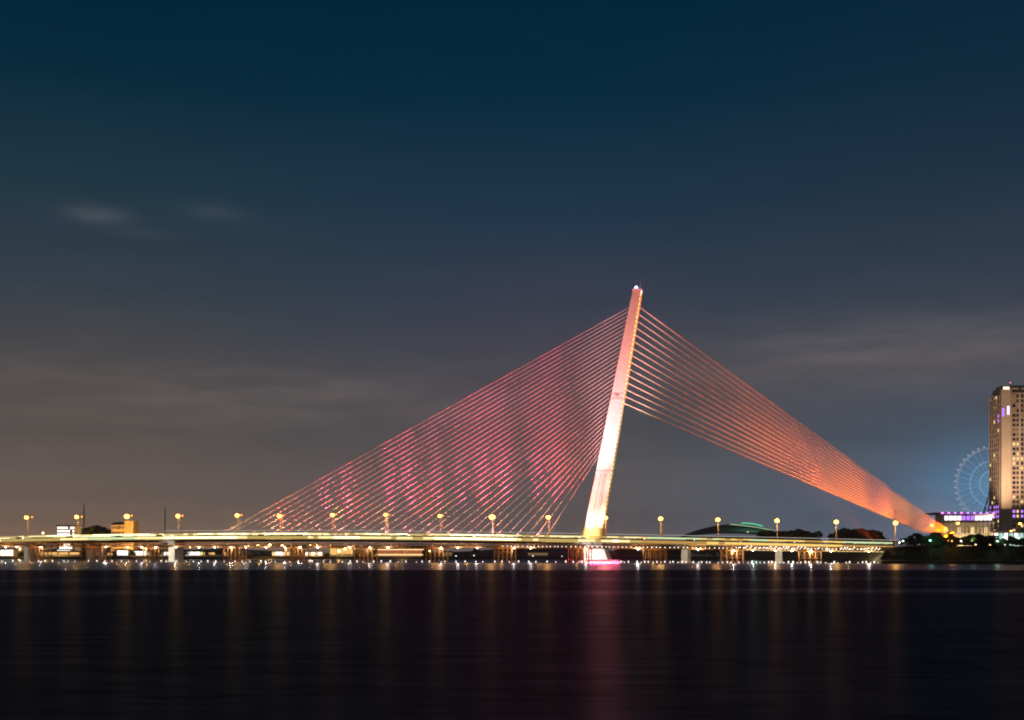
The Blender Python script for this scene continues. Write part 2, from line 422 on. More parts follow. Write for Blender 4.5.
pylon = g.build('pylon', M['pale'], bridge)
def band(z0, z1, gt, gw, name, m):
    q = MB(); q.hexa(sect(z0, gt, gw) + sect(z1, gt, gw)); return q.build(name, m, pylon)
band(zt(0) - 3.9, zp0 - .01, .8, .6, 'pedestal', M['pier'])
zz = lambda y: on(610, y)[1]
for y in (394.5, 399.5, 471): band(zz(y) - .25, zz(y) + .25, .06, .06, 'joint_band', M['concrete'])
for k in (-.28, .12, .38):                   # raised ribs on the lowest lift of the near face
    q = MB(); z0, z1 = zz(528), zz(474)
    pts = []
    for z in (z0, z1):
        t, kk = pyl(z); h = (9.7 - 5.3 * kk) / 2; d = (8 - 2 * kk) / 2
        pts += [B(t + h * k - .22, -d - .3, z), B(t + h * k + .22, -d - .3, z), B(t + h * k + .22, -d - .02, z), B(t + h * k - .22, -d - .02, z)]
    q.hexa(pts); q.build('rib', M['concrete'], pylon)
q = MB()                                     # maintenance hatch outlined on the face
z0, z1 = zz(400), zz(394)
t, k = pyl((z0 + z1) / 2); d = (8 - 2 * k) / 2
q.bbox(t - 1.4, t + .9, -d - .2, -d + .05, z0 + 1, z1 - 1); q.build('hatch', M['concrete'], pylon)
for i in range(52):                          # small lamps up the right-hand face
    z = zp0 + 3 + (zp1 - zp0 - 6) * i / 51; t, k = pyl(z); h = (9.7 - 5.3 * k) / 2; d = (8 - 2 * k) / 2
    q = MB(); q.bbox(t + h + .02, t + h + .35, -d + .3, -d + .75, z, z + 1.0); q.build('edge_lamp', E['edge'], pylon)
t, k = pyl(zp1)
q = MB(); q.bbox(t - 2.4, t + 2.4, -3.2, 3.2, zp1 + .01, zp1 + .6); q.bbox(t + .9, t + 1.2, -.2, .2, zp1 + .61, zp1 + 2.4); q.build('cap', M['steel'], pylon)
q = MB(); q.lathe(B(t - .6, -1, zp1 + .62), [(.5, 0), (.9, .3), (1.05, .9), (.75, 1.6), (.25, 1.95)], 10); q.build('beacon', E['beacon'], pylon)
q = MB(); q.bbox(t + 1.7, t + 2.3, -1.6, -.8, zp1 - 1.6, zp1 + .2); q.build('corner_lamp', emit('corner_lamp', (.85, .85, 1), 3), pylon)
q = MB(); q.tube(B(t + 1.6, 0, zp1 + .6), B(t + 1.6, 0, zp1 + 7), .12, .05, 5); q.build('antenna', M['steel'], pylon)

# piers
def pier(px, half, w_list, py_top=None, m=M['pier'], wid=2.2):
    t = t_of(px); q = MB(); z = zt(t) - 4.12
    cols = []
    for w in w_list:
        c_ = MB(); c_.bbox(t - half, t + half, w - wid, w + wid, .56, z - 1.3); cols.append(c_)
    q.bbox(t - half - .35, t + half + .35, min(w_list) - wid - .6, max(w_list) + wid + .6, z - 1.29, z - .02)
    q2 = MB(); q2.bbox(t - half - 1.1, t + half + 1.1, min(w_list) - wid - 1, max(w_list) + wid + 1, -2, .55)
    pr_ = q.build('pier', m, bridge)
    q2.build('footing', m, pr_)
    for c_ in cols: c_.build('column', m, pr_)
    return pr_
for px in (32, 176): pier(px, 1.9, (-3, 3))
pier(97, 1.9, (-6, 6), m=M['concrete'])
for px in (686, 779, 876): pier(px, 1.7, (-6, 6))
q = MB(); z = zt(0) - 4.12
q.hexa([B(-4.6, -8, -2), B(9.5, -8, -2), B(9.5, 7, -2), B(-4.6, 7, -2), B(-4.4, -7, z), B(5.0, -7, z), B(5.0, 5, z), B(-4.4, 5, z)])
q.build('pylon_pier', M['pale'], bridge)
q = MB(); q.hexa([B(-8, -13, -2), B(15, -13, -2), B(15, 10, -2), B(-8, 10, -2), B(-7, -12, .9), B(14, -12, .9), B(14, 9, .9), B(-7, 9, .9)])
q.build('pile_cap', M['pier'], bridge)

# stay cables: one fan on the river side, two planes to the anchor on the bank
NL = 33
for i in range(NL):
    k = i / (NL - 1)
    ya = 306.5 + (450 - 306.5) * k ** 1.04
    zA = zz_ = on(632, ya)[1]
    t, kk = pyl(zA); h = (9.7 - 5.3 * kk) / 2
    A = B(t - h + .3, 0, zA)
    td = t_of(217 + (545 - 217) * k); D_ = B(td, 0, zt(td) - 1.1)
    q = MB(); q.tube(A, D_, .095, n=5, cap=False)
    q.tube(D_, D_ + (A - D_).normalized() * 3, .26, n=6); q.build('stay_cable', M['cable'], bridge)
for s in (-1, 1):
    for i in range(15):
        k = i / 14
        zA = on(640, 306.5 + (402.5 - 306.5) * k)[1]
        t, kk = pyl(zA); h = (9.7 - 5.3 * kk) / 2
        A = B(t + h - .3, s * 2.0, zA)
        px = 949 - 26 * k
        ta, za = on(px, 532.5, 0)
        Q = B(ta, s * 9.0, za)
        q = MB(); q.tube(A, Q, .095, n=5, cap=False); q.build('stay_cable', M['cable'], bridge)
    ta, za = on(949, 533, 0); tb, zb = on(922, 533, 0)
    q = MB(); q.hexa([B(tb - 3, s * 9 - 1.6, 7), B(ta + 3, s * 9 - 1.6, 7), B(ta + 3, s * 9 + 1.6, 7), B(tb - 3, s * 9 + 1.6, 7),
                      B(tb - 1, s * 9 - 1.2, 8.9), B(ta + 1, s * 9 - 1.2, za + .6), B(ta + 1, s * 9 + 1.2, za + .6), B(tb - 1, s * 9 + 1.2, 8.9)])
    q.build('anchor_block', M['concrete'], bridge)

# ------------------------------------------------------------------ old steel trestle bridge in front
WO = -35.0
ob = [(-60, 546.3), (0, 546.6), (300, 547), (500, 547.6), (600, 548.2), (740, 549.6), (870, 551.6), (900, 552)]
ot = [(-60, 542.6), (0, 542.7), (300, 543), (500, 543.4), (600, 543.9), (740, 545.3), (870, 547.2), (900, 547.7)]
zb_, zt_ = profile(ob, WO - 4), profile(ot, WO - 4)
O0, O1 = t_of(-70, WO), t_of(884, WO)
old = thing('trestle_bridge', 'low old steel truss bridge on rusty trestles in front of the cable bridge', 'bridge', B(0, WO, 0))
q = MB(); n = int((O1 - O0) / 6)
for i in range(n):
    p = O0 + (O1 - O0) * i / n; r = O0 + (O1 - O0) * (i + 1) / n
    q.bbox(p, r, WO - 3.2, WO + 3.2, zb_(p) + .3, zb_(p) + .8, 0, zb_(r) + .3, zb_(r) + .8)
    q.bbox(p, p + .3, WO - 3.5, WO + 3.5, zb_(p) + .05, zb_(p) + .48)
q.build('road_deck', M['darksteel'], old)
for s in (-1, 1):
    q = MB(); n = int((O1 - O0) / 3)
    for i in range(n):
        p = O0 + (O1 - O0) * i / n; r = O0 + (O1 - O0) * (i + 1) / n; w = WO + s * 3.8
        za, zc, zd, ze = zb_(p), zb_(r), zt_(p), zt_(r)
        q.bbox(p, r, w - .14, w + .14, za - .15, za + .45, 0, zc - .15, zc + .45); q.bbox(p, r, w - .14, w + .14, zd - .4, zd, 0, ze - .4, ze)
        q.bbox(p, p + .16, w - .1, w + .1, za + .45, zd - .4)
        q.tube(B(p, w, za + .3), B(r, w, ze - .25), .07, n=4); q.tube(B(p, w + .09, zd - .25), B(r, w + .09, zc + .3), .07, n=4)
    q.build('truss_girder', M['rust'], old)
BENTS = [40, 96, 155, 235, 297, 366, 437, 505, 580, 655, 732, 810]
for j, px in enumerate(BENTS):
    t = t_of(px, WO); z = zb_(t) - .02
    hw = (5.2 if px in (580, 655, 732, 810) else 4.6) + (1.8 if px == 96 else 0)
    q = MB()
    q.bbox(t - hw - .5, t + hw + .5, WO - 4.6, WO + 4.6, z - .6, z)
    nc = 5
    for a in range(nc):
        tt = t - hw + 2 * hw * a / (nc - 1)
        for w in (WO - 4, WO + 4):
            q.tube(B(tt + .15 * rng.uniform(-1, 1), w, -2), B(tt, w, z - .6), .26, n=6)
    zm = (z - .6) * .42
    for w in (WO - 4.3, WO + 4.3):
        q.bbox(t - hw - .3, t + hw + .3, w - .1, w + .1, zm, zm + .3)
        q.bbox(t - hw - .3, t + hw + .3, w - .1, w + .1, .7, .95)
    tr = q.build('trestle', M['rust'], old)
    for w in (WO - 4.32, WO + 4.32):
        q = MB()
        for a in range(nc - 1):
            x0, x1 = t - hw + 2 * hw * a / (nc - 1), t - hw + 2 * hw * (a + 1) / (nc - 1)
            (q.tube(B(x0, w, zm + .3), B(x1, w, z - .6), .09, n=4) if a % 2 else q.tube(B(x1, w + .1, zm + .3), B(x0, w + .1, z - .6), .09, n=4))
        q.build('cross_brace', M['rust'], tr)
spots_ = []                                  # string of bulbs along the near truss
t = t_of(505, WO)
while t < O1 - 1:
    p = CX + F * B(t, WO - 4, 0).x / B(t, WO - 4, 0).y
    zc = zb_(t) + (.9 if p > 735 else .7)
    spots_.append((B(t, WO - 4.25, zc), .17))
    if p > 735 and rng.random() < .8: spots_.append((B(t + .6, WO - 4.25, zc + rng.uniform(.1, .9)), .2))
    t += rng.uniform(1.7, 2.6) if p < 735 else rng.uniform(1.1, 2.2)
rest = MB()
for i, (c, r) in enumerate(reversed(spots_)):
    q = MB() if i < 99 else rest
    q.lathe(c, [(.06, -r), (r, -.1), (r, .1), (.06, r)], 6)
    if i < 99: q.build('bulb', E['bulb'], old)
struct(rest.build('light_string', E['bulb'], old), 'stuff')
for i in range(34):                          # bottom line of lamps on the right-hand spans
    t = t_of(742, WO) + (O1 - 2 - t_of(742, WO)) * i / 33
    q = MB(); q.bbox(t, t + 1.5, WO - 4.15, WO - 3.98, zb_(t) - .3, zb_(t) - .08); q.build('tube_lamp', E['glow2'], old)
for px in (6, 17, 41, 66, 106, 128, 142, 156, 176, 199, 215, 231, 246, 266, 285, 300, 318, 350, 370, 388, 441, 458, 477, 514, 531, 586, 638, 698, 734, 753, 775, 792, 811, 831, 869):
    t = t_of(px, WO - 4.5); q = MB()
    q.lathe(B(t, WO - 4.7, zb_(t) - .45), [(.1, 0), (.2, .1), (.2, .32), (.1, .42)], 6)
    q.build('bulkhead_lamp', E['bulk'], old)
    ld = bpy.data.lights.new('lamp_light', 'POINT'); ld.energy = 2600 if px < 600 else 5200; ld.color = (1.0, .76, .50); ld.shadow_soft_size = .25
    lo = bpy.data.objects.new('lamp_light', ld); COL.objects.link(lo); lo.parent = old; lo.location = B(t, WO - 5.1, zb_(t) - .9) - world_loc(old)

# ------------------------------------------------------------------ lights
def spot(parent, loc, target, power, col, deg, blend=1.0, size=.3):
    d = bpy.data.lights.new('flood_beam', 'SPOT'); d.energy = power; d.color = col; d.spot_size = math.radians(deg); d.spot_blend = blend; d.shadow_soft_size = size
    o = bpy.data.objects.new('flood_beam', d); COL.objects.link(o)
    o.location = Vector(loc) - world_loc(parent); o.parent = parent
    o.rotation_euler = (Vector(target) - Vector(loc)).to_track_quat('-Z', 'Y').to_euler()
    return o
def floodlight(loc, target, power, col, deg, label, lens, group, blend=1.0):
    loc = Vector(loc); root = thing('floodlight', label, 'floodlight', loc, group)
    d = (Vector(target) - loc).normalized(); side = d.cross(Vector((0, 0, 1))).normalized(); up = side.cross(d)
    c = loc + Vector((0, 0, .75))
    q = MB(); q.tube(loc, loc + Vector((0, 0, .45)), .09, n=6); q.tube(loc + side * .38 + Vector((0, 0, .45)), loc - side * .38 + Vector((0, 0, .45)), .05, n=5); q.build('bracket', M['darksteel'], root)
    def corner(a, s, h): return c + d * a + side * s + up * h
    q = MB(); q.hexa([corner(-.25, -.2, -.15), corner(.2, -.34, -.28), corner(.2, .34, -.28), corner(-.25, .2, -.15), corner(-.25, -.2, .15), corner(.2, -.34, .28), corner(.2, .34, .28), corner(-.25, .2, .15)])
    q.build('housing', M['darksteel'], root)
    q = MB(); q.hexa([corner(.203, -.3, -.24), corner(.22, -.3, -.24), corner(.22, .3, -.24), corner(.203, .3, -.24), corner(.203, -.3, .24), corner(.22, -.3, .24), corner(.22, .3, .24), corner(.203, .3, .24)])
    q.build('lens', lens, root)
    spot(root, c + d * .4, target, power, col, deg, blend)
    return root
def P(py, w=0, dt=0):                        # a point on the pylon axis seen at picture row py
    z = on(610, py)[1]; t, k = pyl(z); return B(t + dt, w, z)
zod = lambda t: zb_(t) + .8
# pylon floods stand on the old bridge, facing the near face
k = 1e5
for i, (dt, tgt, pw, col, deg, lab) in enumerate((
        (-20, 432, 8, (1, .44, .46), 24, 'pale pink floodlight on the old bridge aimed half way up the pylon'),
        (18, 400, 7, (1, .47, .48), 30, 'pink floodlight on the old bridge aimed above half way up the pylon'),
        (-6, 470, 2.8, (1, .50, .46), 30, 'pale floodlight on the old bridge aimed at the lower pylon'),
        (-30, 320, 11, (1, .42, .36), 26, 'salmon floodlight on the old bridge aimed at the pylon head'))):
    tt = dt; floodlight(B(tt, WO + 2.9, zod(tt)), P(tgt, -3), pw * k, col, deg, lab, E['flood_w'], 'floodlights aimed at the pylon')
for dt, tgt, pw, col, deg, lab in ((-7, 514, .33, (1, .62, .54), 60, 'warm white floodlight on the deck edge aimed at the pylon foot, left one'), (3, 508, .33, (1, .60, .52), 60, 'warm white floodlight on the deck edge aimed at the pylon foot, right one'),
                                   (-3, 534, .30, (1, .60, .14), 56, 'amber floodlight on the deck edge aimed at the pylon pedestal')):
    floodlight(B(dt, -15.6, zt(dt) - 1.1), P(tgt, -3), pw * k, col, deg, lab, E['flood_w'], 'floodlights aimed at the pylon')
# golden wash up the right-hand face
floodlight(B(17, -6, zt(17) - 1.15), P(420, -2, 4), 1.3 * k, (1, .66, .18), 40, 'amber floodlight on the deck right of the pylon foot, lower beam', E['flood_o'], 'floodlights aimed at the pylon')
floodlight(B(21, -5, zt(21) - 1.15), P(330, -2, 3), 3.0 * k, (1, .66, .18), 26, 'amber floodlight on the deck right of the pylon foot, higher beam', E['flood_o'], 'floodlights aimed at the pylon')
# pier floods
floodlight(B(-6, WO + 3.4, zod(-6)), B(0, -5, 3), .5 * k, (1, .93, .86), 60, 'white floodlight on the old bridge lighting the white pylon pier', E['flood_w'], 'floodlights aimed at piers')
for px, pw, w in ((176, .5, 'bright white pier on the left'), (686, .11, 'pier right of the pylon'), (779, .10, 'second pier right of the pylon'), (32, .12, 'leftmost pier')):
    t = t_of(px) - 3; floodlight(B(t, WO + 3.4, zod(t)), B(t_of(px), -8, 4), pw * k, (1, .93, .78), 50, 'floodlight on the old bridge aimed at the ' + w, E['flood_w'], 'floodlights aimed at piers')
ta, tb = t_of(587, -12.4), t_of(619, -12.4)   # added magenta bar on the pile cap, made up to cast the pink water streak
q = MB(); q.bbox(ta, tb, -12.35, -12.05, .92, 1.5); q.build('added_light_bar', emit('added_light_bar', (1, .14, .25), 1.2), bridge)
d = bpy.data.lights.new('added_bar_beam', 'AREA'); d.shape = 'RECTANGLE'; d.size = tb - ta; d.size_y = .35; d.energy = 5.5e4; d.color = (1, .02, .10); d.spread = math.radians(120)
o = bpy.data.objects.new('added_bar_beam', d); COL.objects.link(o); o.parent = bridge; o.location = B((ta + tb) / 2, -12.55, 1.2) - world_loc(bridge)
zax = Vector((V.x, V.y, .06)).normalized(); xax = U.copy(); o.rotation_euler = Matrix((xax, zax.cross(xax), zax)).transposed().to_euler()
# magenta uplights under the river-side fan, on the near deck edge
UP = [(322, 1.5), (344, 1.5), (386, 1.2), (406, 1.5), (432, 1.1), (456, 1.0), (478, 1.25), (500, 1.25), (533, .55), (553, .55)]
def topcable(px):                            # row of the top cable above a column
    return 530 + (308 - 530) * (px - 218) / (628 - 218)
for i, (px, s) in enumerate(UP):
    t = t_of(px, -15.9); ya = 530 + (topcable(px) - 530) * .82; ty, zy = on(px + 1, ya, 0)
    r = zy - zt(t); c = B(t, -15.7, zt(t) - 1.1); tgt = B(ty, 0, zy)
    root = thing('floodlight', 'magenta uplight with tall barn doors under the cables, %s from the left' % ORD[i], 'floodlight', c, 'magenta uplights under the cables')
    zax = (tgt - c).normalized(); xax = (U - zax * U.dot(zax)).normalized(); yax = zax.cross(xax)
    def loc(a, b2, h): return c + Vector((0, 0, .25)) + xax * a + yax * b2 + zax * h
    q = MB(); q.hexa([loc(-.3, -.3, -.1), loc(.3, -.3, -.1), loc(.3, .3, -.1), loc(-.3, .3, -.1), loc(-.3, -.3, 0), loc(.3, -.3, 0), loc(.3, .3, 0), loc(-.3, .3, 0)]); q.build('housing', M['darksteel'], root)
    for sg in (-1, 1):
        a0_, a1_ = sorted((sg * .11, sg * .14))
        q = MB(); q.hexa([loc(a0_, -.3, .01), loc(a1_, -.3, .01), loc(a1_, .3, .01), loc(a0_, .3, .01), loc(a0_, -1.1, 1.5), loc(a1_, -1.1, 1.5), loc(a1_, 1.1, 1.5), loc(a0_, 1.1, 1.5)])
        q.build('barn_door', M['darksteel'], root)
    spot(root, loc(0, 0, .12), tgt, s * (150000 + 185 * r * r), (1, .085, .19), 64, size=.11)
for i, (px, tx, ty_, pw, deg) in enumerate(((255, 310, 490, 2.2, 110), (330, 380, 460, 2.6, 95), (400, 450, 430, 4.2, 90), (470, 520, 390, 8, 74), (540, 580, 350, 13, 56), (575, 595, 410, 4, 70))):
    t = t_of(px, -15.5); t2, z2 = on(tx, ty_, 0)
    floodlight(B(t, -14.9, zt(t) - 1.1), B(t2, 0, z2), pw * .58e5, (1, .085, .05), deg, 'wide red uplight on the deck edge under the cables, %s from the left' % ORD[i], E['flood_p'], 'wide red uplights under the cables')
for i, px in enumerate(range(228, 560, 22)):
    t = t_of(px, -3.2)
    floodlight(B(t, -3.2, zt(t) - 1.1), B(t + 3, 0, zt(t) + 9), 9500, (1, .46, .30) if px < 300 else (1, .34, .34), 150, 'small deck floodlight at the cable feet, %s from the left' % ORD[i], E['flood_p'], 'small deck floodlights at the cable feet')
# orange floods by the anchor, throwing along the back stays
for i, (px, tx, ty_, pw, col, deg) in enumerate(((903, 890, 500, .45, (1, .19, .004), 64), (897, 862, 480, 3.0, (1, .15, .006), 46), (890, 815, 438, 7, (1, .17, .004), 24), (884, 765, 424, 10, (1, .15, .004), 28), (877, 690, 378, 34, (1, .14, .006), 30), (958, 924, 513, 1.6, (1, .20, .004), 80))):
    t = t_of(px, -15); t2, z2 = on(tx, ty_, 0)
    floodlight(B(t, -15.4, max(zt(t) - 1.1, 8.7)), B(t2, -2, z2), pw * 1e5, col, deg, 'orange floodlight below the back stays, %s' % ('the one right of the anchor' if px > 930 else ORD[i] + ' left of the anchor'), E['flood_o'], 'orange floodlights below the back stays')
# work lamps that light the trestles
mid = [(a + b_) / 2 for a, b_ in zip(BENTS, BENTS[1:])]
for px in sorted(BENTS + mid + [10, 848]):
    t = t_of(px, WO)
    q = MB(); q.tube(B(t, WO - 3.9, zb_(t) + .3), B(t, WO - 7.6, zb_(t) + .9), .06, n=5)
    q.build('lamp_bracket', M['darksteel'], old)
    q = MB(); q.lathe(B(t, WO - 7.7, zb_(t) + .75), [(.1, -.2), (.2, -.1), (.2, .1), (.1, .2)], 7); q.build('work_lamp', E['win'], old)
    d = bpy.data.lights.new('work_light', 'POINT'); d.energy = 1250 if px < 540 else 1100; d.color = (1, .44, .07); d.shadow_soft_size = .25
    o = bpy.data.objects.new('work_light', d); COL.objects.link(o); o.parent = old; o.location = B(t, WO - 8.0, zb_(t) + .2) - world_loc(old)
# ------------------------------------------------------------------ street lamps: pairs on the median
LAMPS = [(28, 517.2), (78, 517), (128, 516), (179, 516), (238, 515), (280, 516), (333, 515), (386, 515.3), (440, 516.5), (492, 517), (548, 517.5), (605, 517.8), (660, 518.8), (717, 519.3), (776, 520.3), (835, 521.5), (894, 522.8)]
def make_lamp(h, s, big=1.0):                         # s = -1: arm towards the near carriageway
    root = thing('street_lamp', 'x', 'street lamp', (0, 0, 0), 'street lamps on the bridge median')
    q = MB(); q.tube((0, 0, 0), (0, 0, h), .16, .10, 8); q.lathe((0, 0, 0), [(.3, 0), (.3, .25), (.18, .5)], 8); q.build('pole', M['steel'], root)
    d = V * s
    q = MB(); pts = [Vector((0, 0, h - .4)), d * .3 + Vector((0, 0, h + .25)), d * .9 + Vector((0, 0, h + .5))]
    for a, b2 in zip(pts, pts[1:]): q.tube(a, b2, .07, n=6)
    q.build('arm', M['steel'], root)
    c = d * 1.2 + Vector((0, 0, h + .45))
    q = MB(); e = U
    q.hexa([c - d * .75 - e * .36 + Vector((0, 0, .0)), c + d * .75 - e * .36, c + d * .75 + e * .36, c - d * .75 + e * .36] + [p + Vector((0, 0, .28)) for p in (c - d * .6 - e * .24, c + d * .6 - e * .24, c + d * .6 + e * .24, c - d * .6 + e * .24)])
    hd = q.build('lamp_head', M['steel'], root)
    q = MB(); f_ = 1.2 * big if s < 0 else .6; q.lathe(c, [(.3 * f_, -1.45 * f_), (.75 * f_, -1.25 * f_), (.98 * f_, -.8 * f_), (.95 * f_, -.45 * f_), (.6 * f_, -.1)], 10); q.build('bulb', E['lamp'] if s < 0 else E['lampf'], hd)
    if s < 0:
        ld = bpy.data.lights.new('lamp_light', 'POINT'); ld.energy = 6500; ld.color = (1.0, .44, .08); ld.shadow_soft_size = .4
        lo = bpy.data.objects.new('lamp_light', ld); COL.objects.link(lo); lo.parent = hd; lo.location = c + d * 2.2 + Vector((0, 0, -.7))
    return root
proto = {}
for i, (px, py) in enumerate(LAMPS):
    for s in (-1, 1):
        w = 1.4 * s; t = t_of(px + (1.2 if s < 0 else 1.2), 0); z = zt(t) - 1.2
        h = round((on(px, py, 0)[1] - z) * 2) / 2 + .3
        big = 1.3 if px in (128, 492) else (.85 if px in (386, 440) else 1.0)
        if (h, s, big) not in proto: proto[(h, s, big)] = o = make_lamp(h, s, big)
        else: o = copy_tree(proto[(h, s, big)])
        o.location = B(t, w, z)
        o['label'] = 'orange street lamp on the bridge median, %s pair from left, %s one' % (ORD[i], 'nearer' if s < 0 else 'farther')

# lamps on the right bank: single posts
def bank_lamp(px, py, D, zg, label, big=1.0):
    top = at(px, py, D); h = top.z - zg
    root = thing('street_lamp', label, 'street lamp', (top.x, D, zg), 'street lamps on the right bank')
    q = MB(); q.tube((top.x, D, zg), (top.x, D, zg + h), .15, .09, 7); q.build('pole', M['steel'], root)
    q = MB(); q.tube((top.x, D, zg + h - .1), (top.x + .9, D - 1.2, zg + h + .3), .06, n=5); q.build('arm', M['steel'], root)
    q = MB(); q.lathe((top.x + 1.0, D - 1.4, zg + h + .05), [(.2 * big, -.5 * big), (.6 * big, -.3 * big), (.6 * big, .0), (.3 * big, .25)], 10); q.build('bulb', E['lamp'], root)
bank_lamp(929, 525, 612, 8.3, 'orange street lamp at the foot of the back stays on the bank', 1.1)
bank_lamp(955, 523, 640, 8.3, 'larger orange street lamp in front of the arcaded building', 1.4)
bank_lamp(1017, 523.5, 640, 8.3, 'orange street lamp in front of the hotel tower', 1.3)
bank_lamp(1008, 531, 620, 8.3, 'short street lamp beside the hotel entrance', .9)
for i, (px, py, D, m, lab) in enumerate(((903, 541, 573, 'teal', 'teal white light post at the bridge end'), (930, 540.5, 571, 'teal', 'green lit garden light among trees below the anchor'),
                                        (899.5, 542.5, 592, 'bulb', 'white light post where the bridge meets the bank'), (1004, 537, 571, 'teal', 'left white green light post below the hotel tower'),
                                        (1019, 538, 571, 'teal', 'right white green light post below the hotel tower'), (996, 537.5, 571, 'bulb', 'white light post left of the hotel entrance'),
                                        (961, 541, 571, 'bulb', 'warm light post in the trees before the arcaded building'), (998, 541.5, 571, 'teal', 'low green light post on the bank below the hotel'))):
    p = at(px, py, D); root = thing('light_post', lab, 'light post', (p.x, p.y, 5))
    q = MB(); q.tube((p.x, p.y, 2.5), (p.x, p.y, p.z - .3), .07, n=5); q.build('post', M['darksteel'], root)
    q = MB(); q.lathe((p.x, p.y, p.z), [(.12, -.35), (.38, -.15), (.38, .15), (.12, .35)], 8); q.build('globe', E[m], root)
for (px, py, D, pw, col, lab) in ((952, 541, 571, 700, (1, .45, .12), 'orange garden spotlight under the trees by the anchor'), (931, 540.5, 571, 350, (.2, 1, .6), 'green garden spotlight under a tree by the anchor'),
                                  (972, 540.5, 571, 250, (.7, .9, .3), 'yellow green garden spotlight under the middle trees'), (997, 541, 571, 500, (.7, 1, .5), 'yellow green garden spotlight under the trees by the hotel')):
    p = at(px, py, D); p.z = max(p.z, 9.2)
    root = thing('garden_light', lab, 'garden light', (p.x, p.y, 5))
    q = MB(); q.tube((p.x, p.y, 2.5), (p.x, p.y, p.z - .2), .05, n=5); q.build('stake', M['darksteel'], root)
    q = MB(); q.lathe(p, [(.1, -.2), (.25, -.1), (.25, .1), (.1, .2)], 7); q.build('globe', emit('garden_globe', col, 6), root)
    d = bpy.data.lights.new('garden_glow', 'POINT'); d.energy = pw; d.color = col; d.shadow_soft_size = .3
    o = bpy.data.objects.new('garden_glow', d); COL.objects.link(o); o.parent = root; o.location = (0, -.9, p.z - 5 + .6)

# ------------------------------------------------------------------ trees
def tree_mesh(h, r, seed, n_leaf, mleaf, leaf=.55, shape=1.0, name='broadleaf_tree'):
    q = random.Random(seed)
    root = bpy.data.objects.new(name, None)
    tr = MB(); th = h * (.38 if shape <= 1 else .16)
    tr.tube((0, 0, -.4), (.1, 0, th), .035 * h, .022 * h, 7)
    cl = []
    for k in range(11):
        a = q.uniform(0, 2 * PI); rr = r * q.uniform(.2, .85); z = th + (h - th) * q.uniform(.1, .9)
        c = Vector((rr * math.cos(a), rr * math.sin(a), z)); cl.append((c, r * q.uniform(.2, .42)))
        tr.tube((.1, 0, th * q.uniform(.75, 1)), c, .014 * h, .004 * h, 5)
    cl.append((Vector((0, 0, h * .75)), r * .42))
    lv = MB()
    for k in range(n_leaf):
        c, cr = q.choice(cl)
        while True:
            d = Vector((q.uniform(-1, 1), q.uniform(-1, 1), q.uniform(-1, 1)))
            if .2 < d.length < 1: break
        d = d.normalized() * d.length ** .5
        p = c + Vector((d.x * cr, d.y * cr, d.z * cr * .75 * shape))
        if p.z < th * .6: p.z = th * .6 + q.random() * .5
        e = Vector((q.uniform(-1, 1), q.uniform(-1, 1), q.uniform(-.5, .5))).normalized(); f = e.cross(Vector((q.uniform(-1, 1), q.uniform(-1, 1), q.uniform(-1, 1)))).normalized()
        s = leaf * q.uniform(.6, 1.3)
        lv.face([p - e * s, p + f * s * .5, p + e * s, p - f * s * .5])
    return root, lv, tr, mleaf
TREES = {}
def make_tree(key, loc, sc, rz, label, group):
    h, r, seed, n, ml = TPROTO[key]
    if key not in TREES:
        root, lv, tr, m = tree_mesh(h, r, seed, n, M[ml], leaf=.6, shape=1.0 if key < 4 else 1.25)
        COL.objects.link(root); lv.build('crown', m, root); tr.build('trunk', M['bark'], root); TREES[key] = root
        o = root
    else: o = copy_tree(TREES[key])
    o.location = loc; o.rotation_euler = (0, 0, rz); o.scale = (sc, sc, sc * rng.uniform(.9, 1.1))
    return tag(o, label, 'tree', group)
TPROTO = {0: (8, 3.6, 3, 1500, 'leafA'), 1: (8, 4.4, 5, 1700, 'leafB'), 2: (8, 3.0, 8, 1300, 'leafA'), 3: (8, 4.0, 13, 1500, 'leafB'),
          4: (8, 5.2, 21, 2300, 'leafA'), 5: (8, 5.8, 22, 2500, 'leafB'), 6: (8, 4.6, 23, 2000, 'leafA'), 7: (8, 5.0, 24, 2200, 'leafB')}
TP = 0
def row(lst, D, zg, label, group, bush=False):    # lst: (px, top row)
    global TP
    for i, (px, py) in enumerate(sorted(lst)):
        d = D + rng.uniform(-8, 8); p = at(px, py, d); h = p.z - zg
        make_tree(TP % 4 + (4 if bush else 0), (p.x, d, zg), h / 8, rng.uniform(0, 6), label % ORD[i], group); TP += 1
row([(909, 536), (918, 534), (926, 537), (936, 533.5), (943, 536), (951, 534.5), (958, 536.5), (967, 537), (974, 533.5), (981, 535), (988, 534), (995, 537.5), (1003, 538.5), (1012, 537), (1021, 538), (1029, 537), (960, 539.5), (944, 540), (984, 539), (970, 535.5), (978, 536.5), (992, 536), (913, 540), (931, 540), (1007, 540.5), (1017, 541), (953, 540)],
    577, 8.2, 'round dark tree on the right bank before the lit buildings, %s from the left', 'trees on the right bank', True)
row([(886, 539), (893, 540), (901, 539), (881, 541)], 640, 7.0, 'small dark tree behind the bridge end, %s from the left', 'trees by the bridge end')
row([(843, 531), (848, 529.5), (854, 532), (862, 530.5), (869, 531.5), (876, 532.5), (838, 535)], 985, 2.6, 'dark riverside tree right of the back lamps, %s from the left', 'far bank trees near the bridge end')
row([(790, 533), (797, 531), (804, 530), (811, 532), (771, 531.5), (762, 530.5), (779, 532.5)], 990, 2.6, 'dark tree beside the domed hall, %s from the left', 'far bank trees by the domed hall')
row([(622 + i * 8.2 + rng.uniform(-2, 2), 547 + rng.uniform(-2.5, 2)) for i in range(31)], 912, 2.5, 'low dark tree on the far bank seen under the bridge, %s from the left', 'far bank trees under the bridge', True)
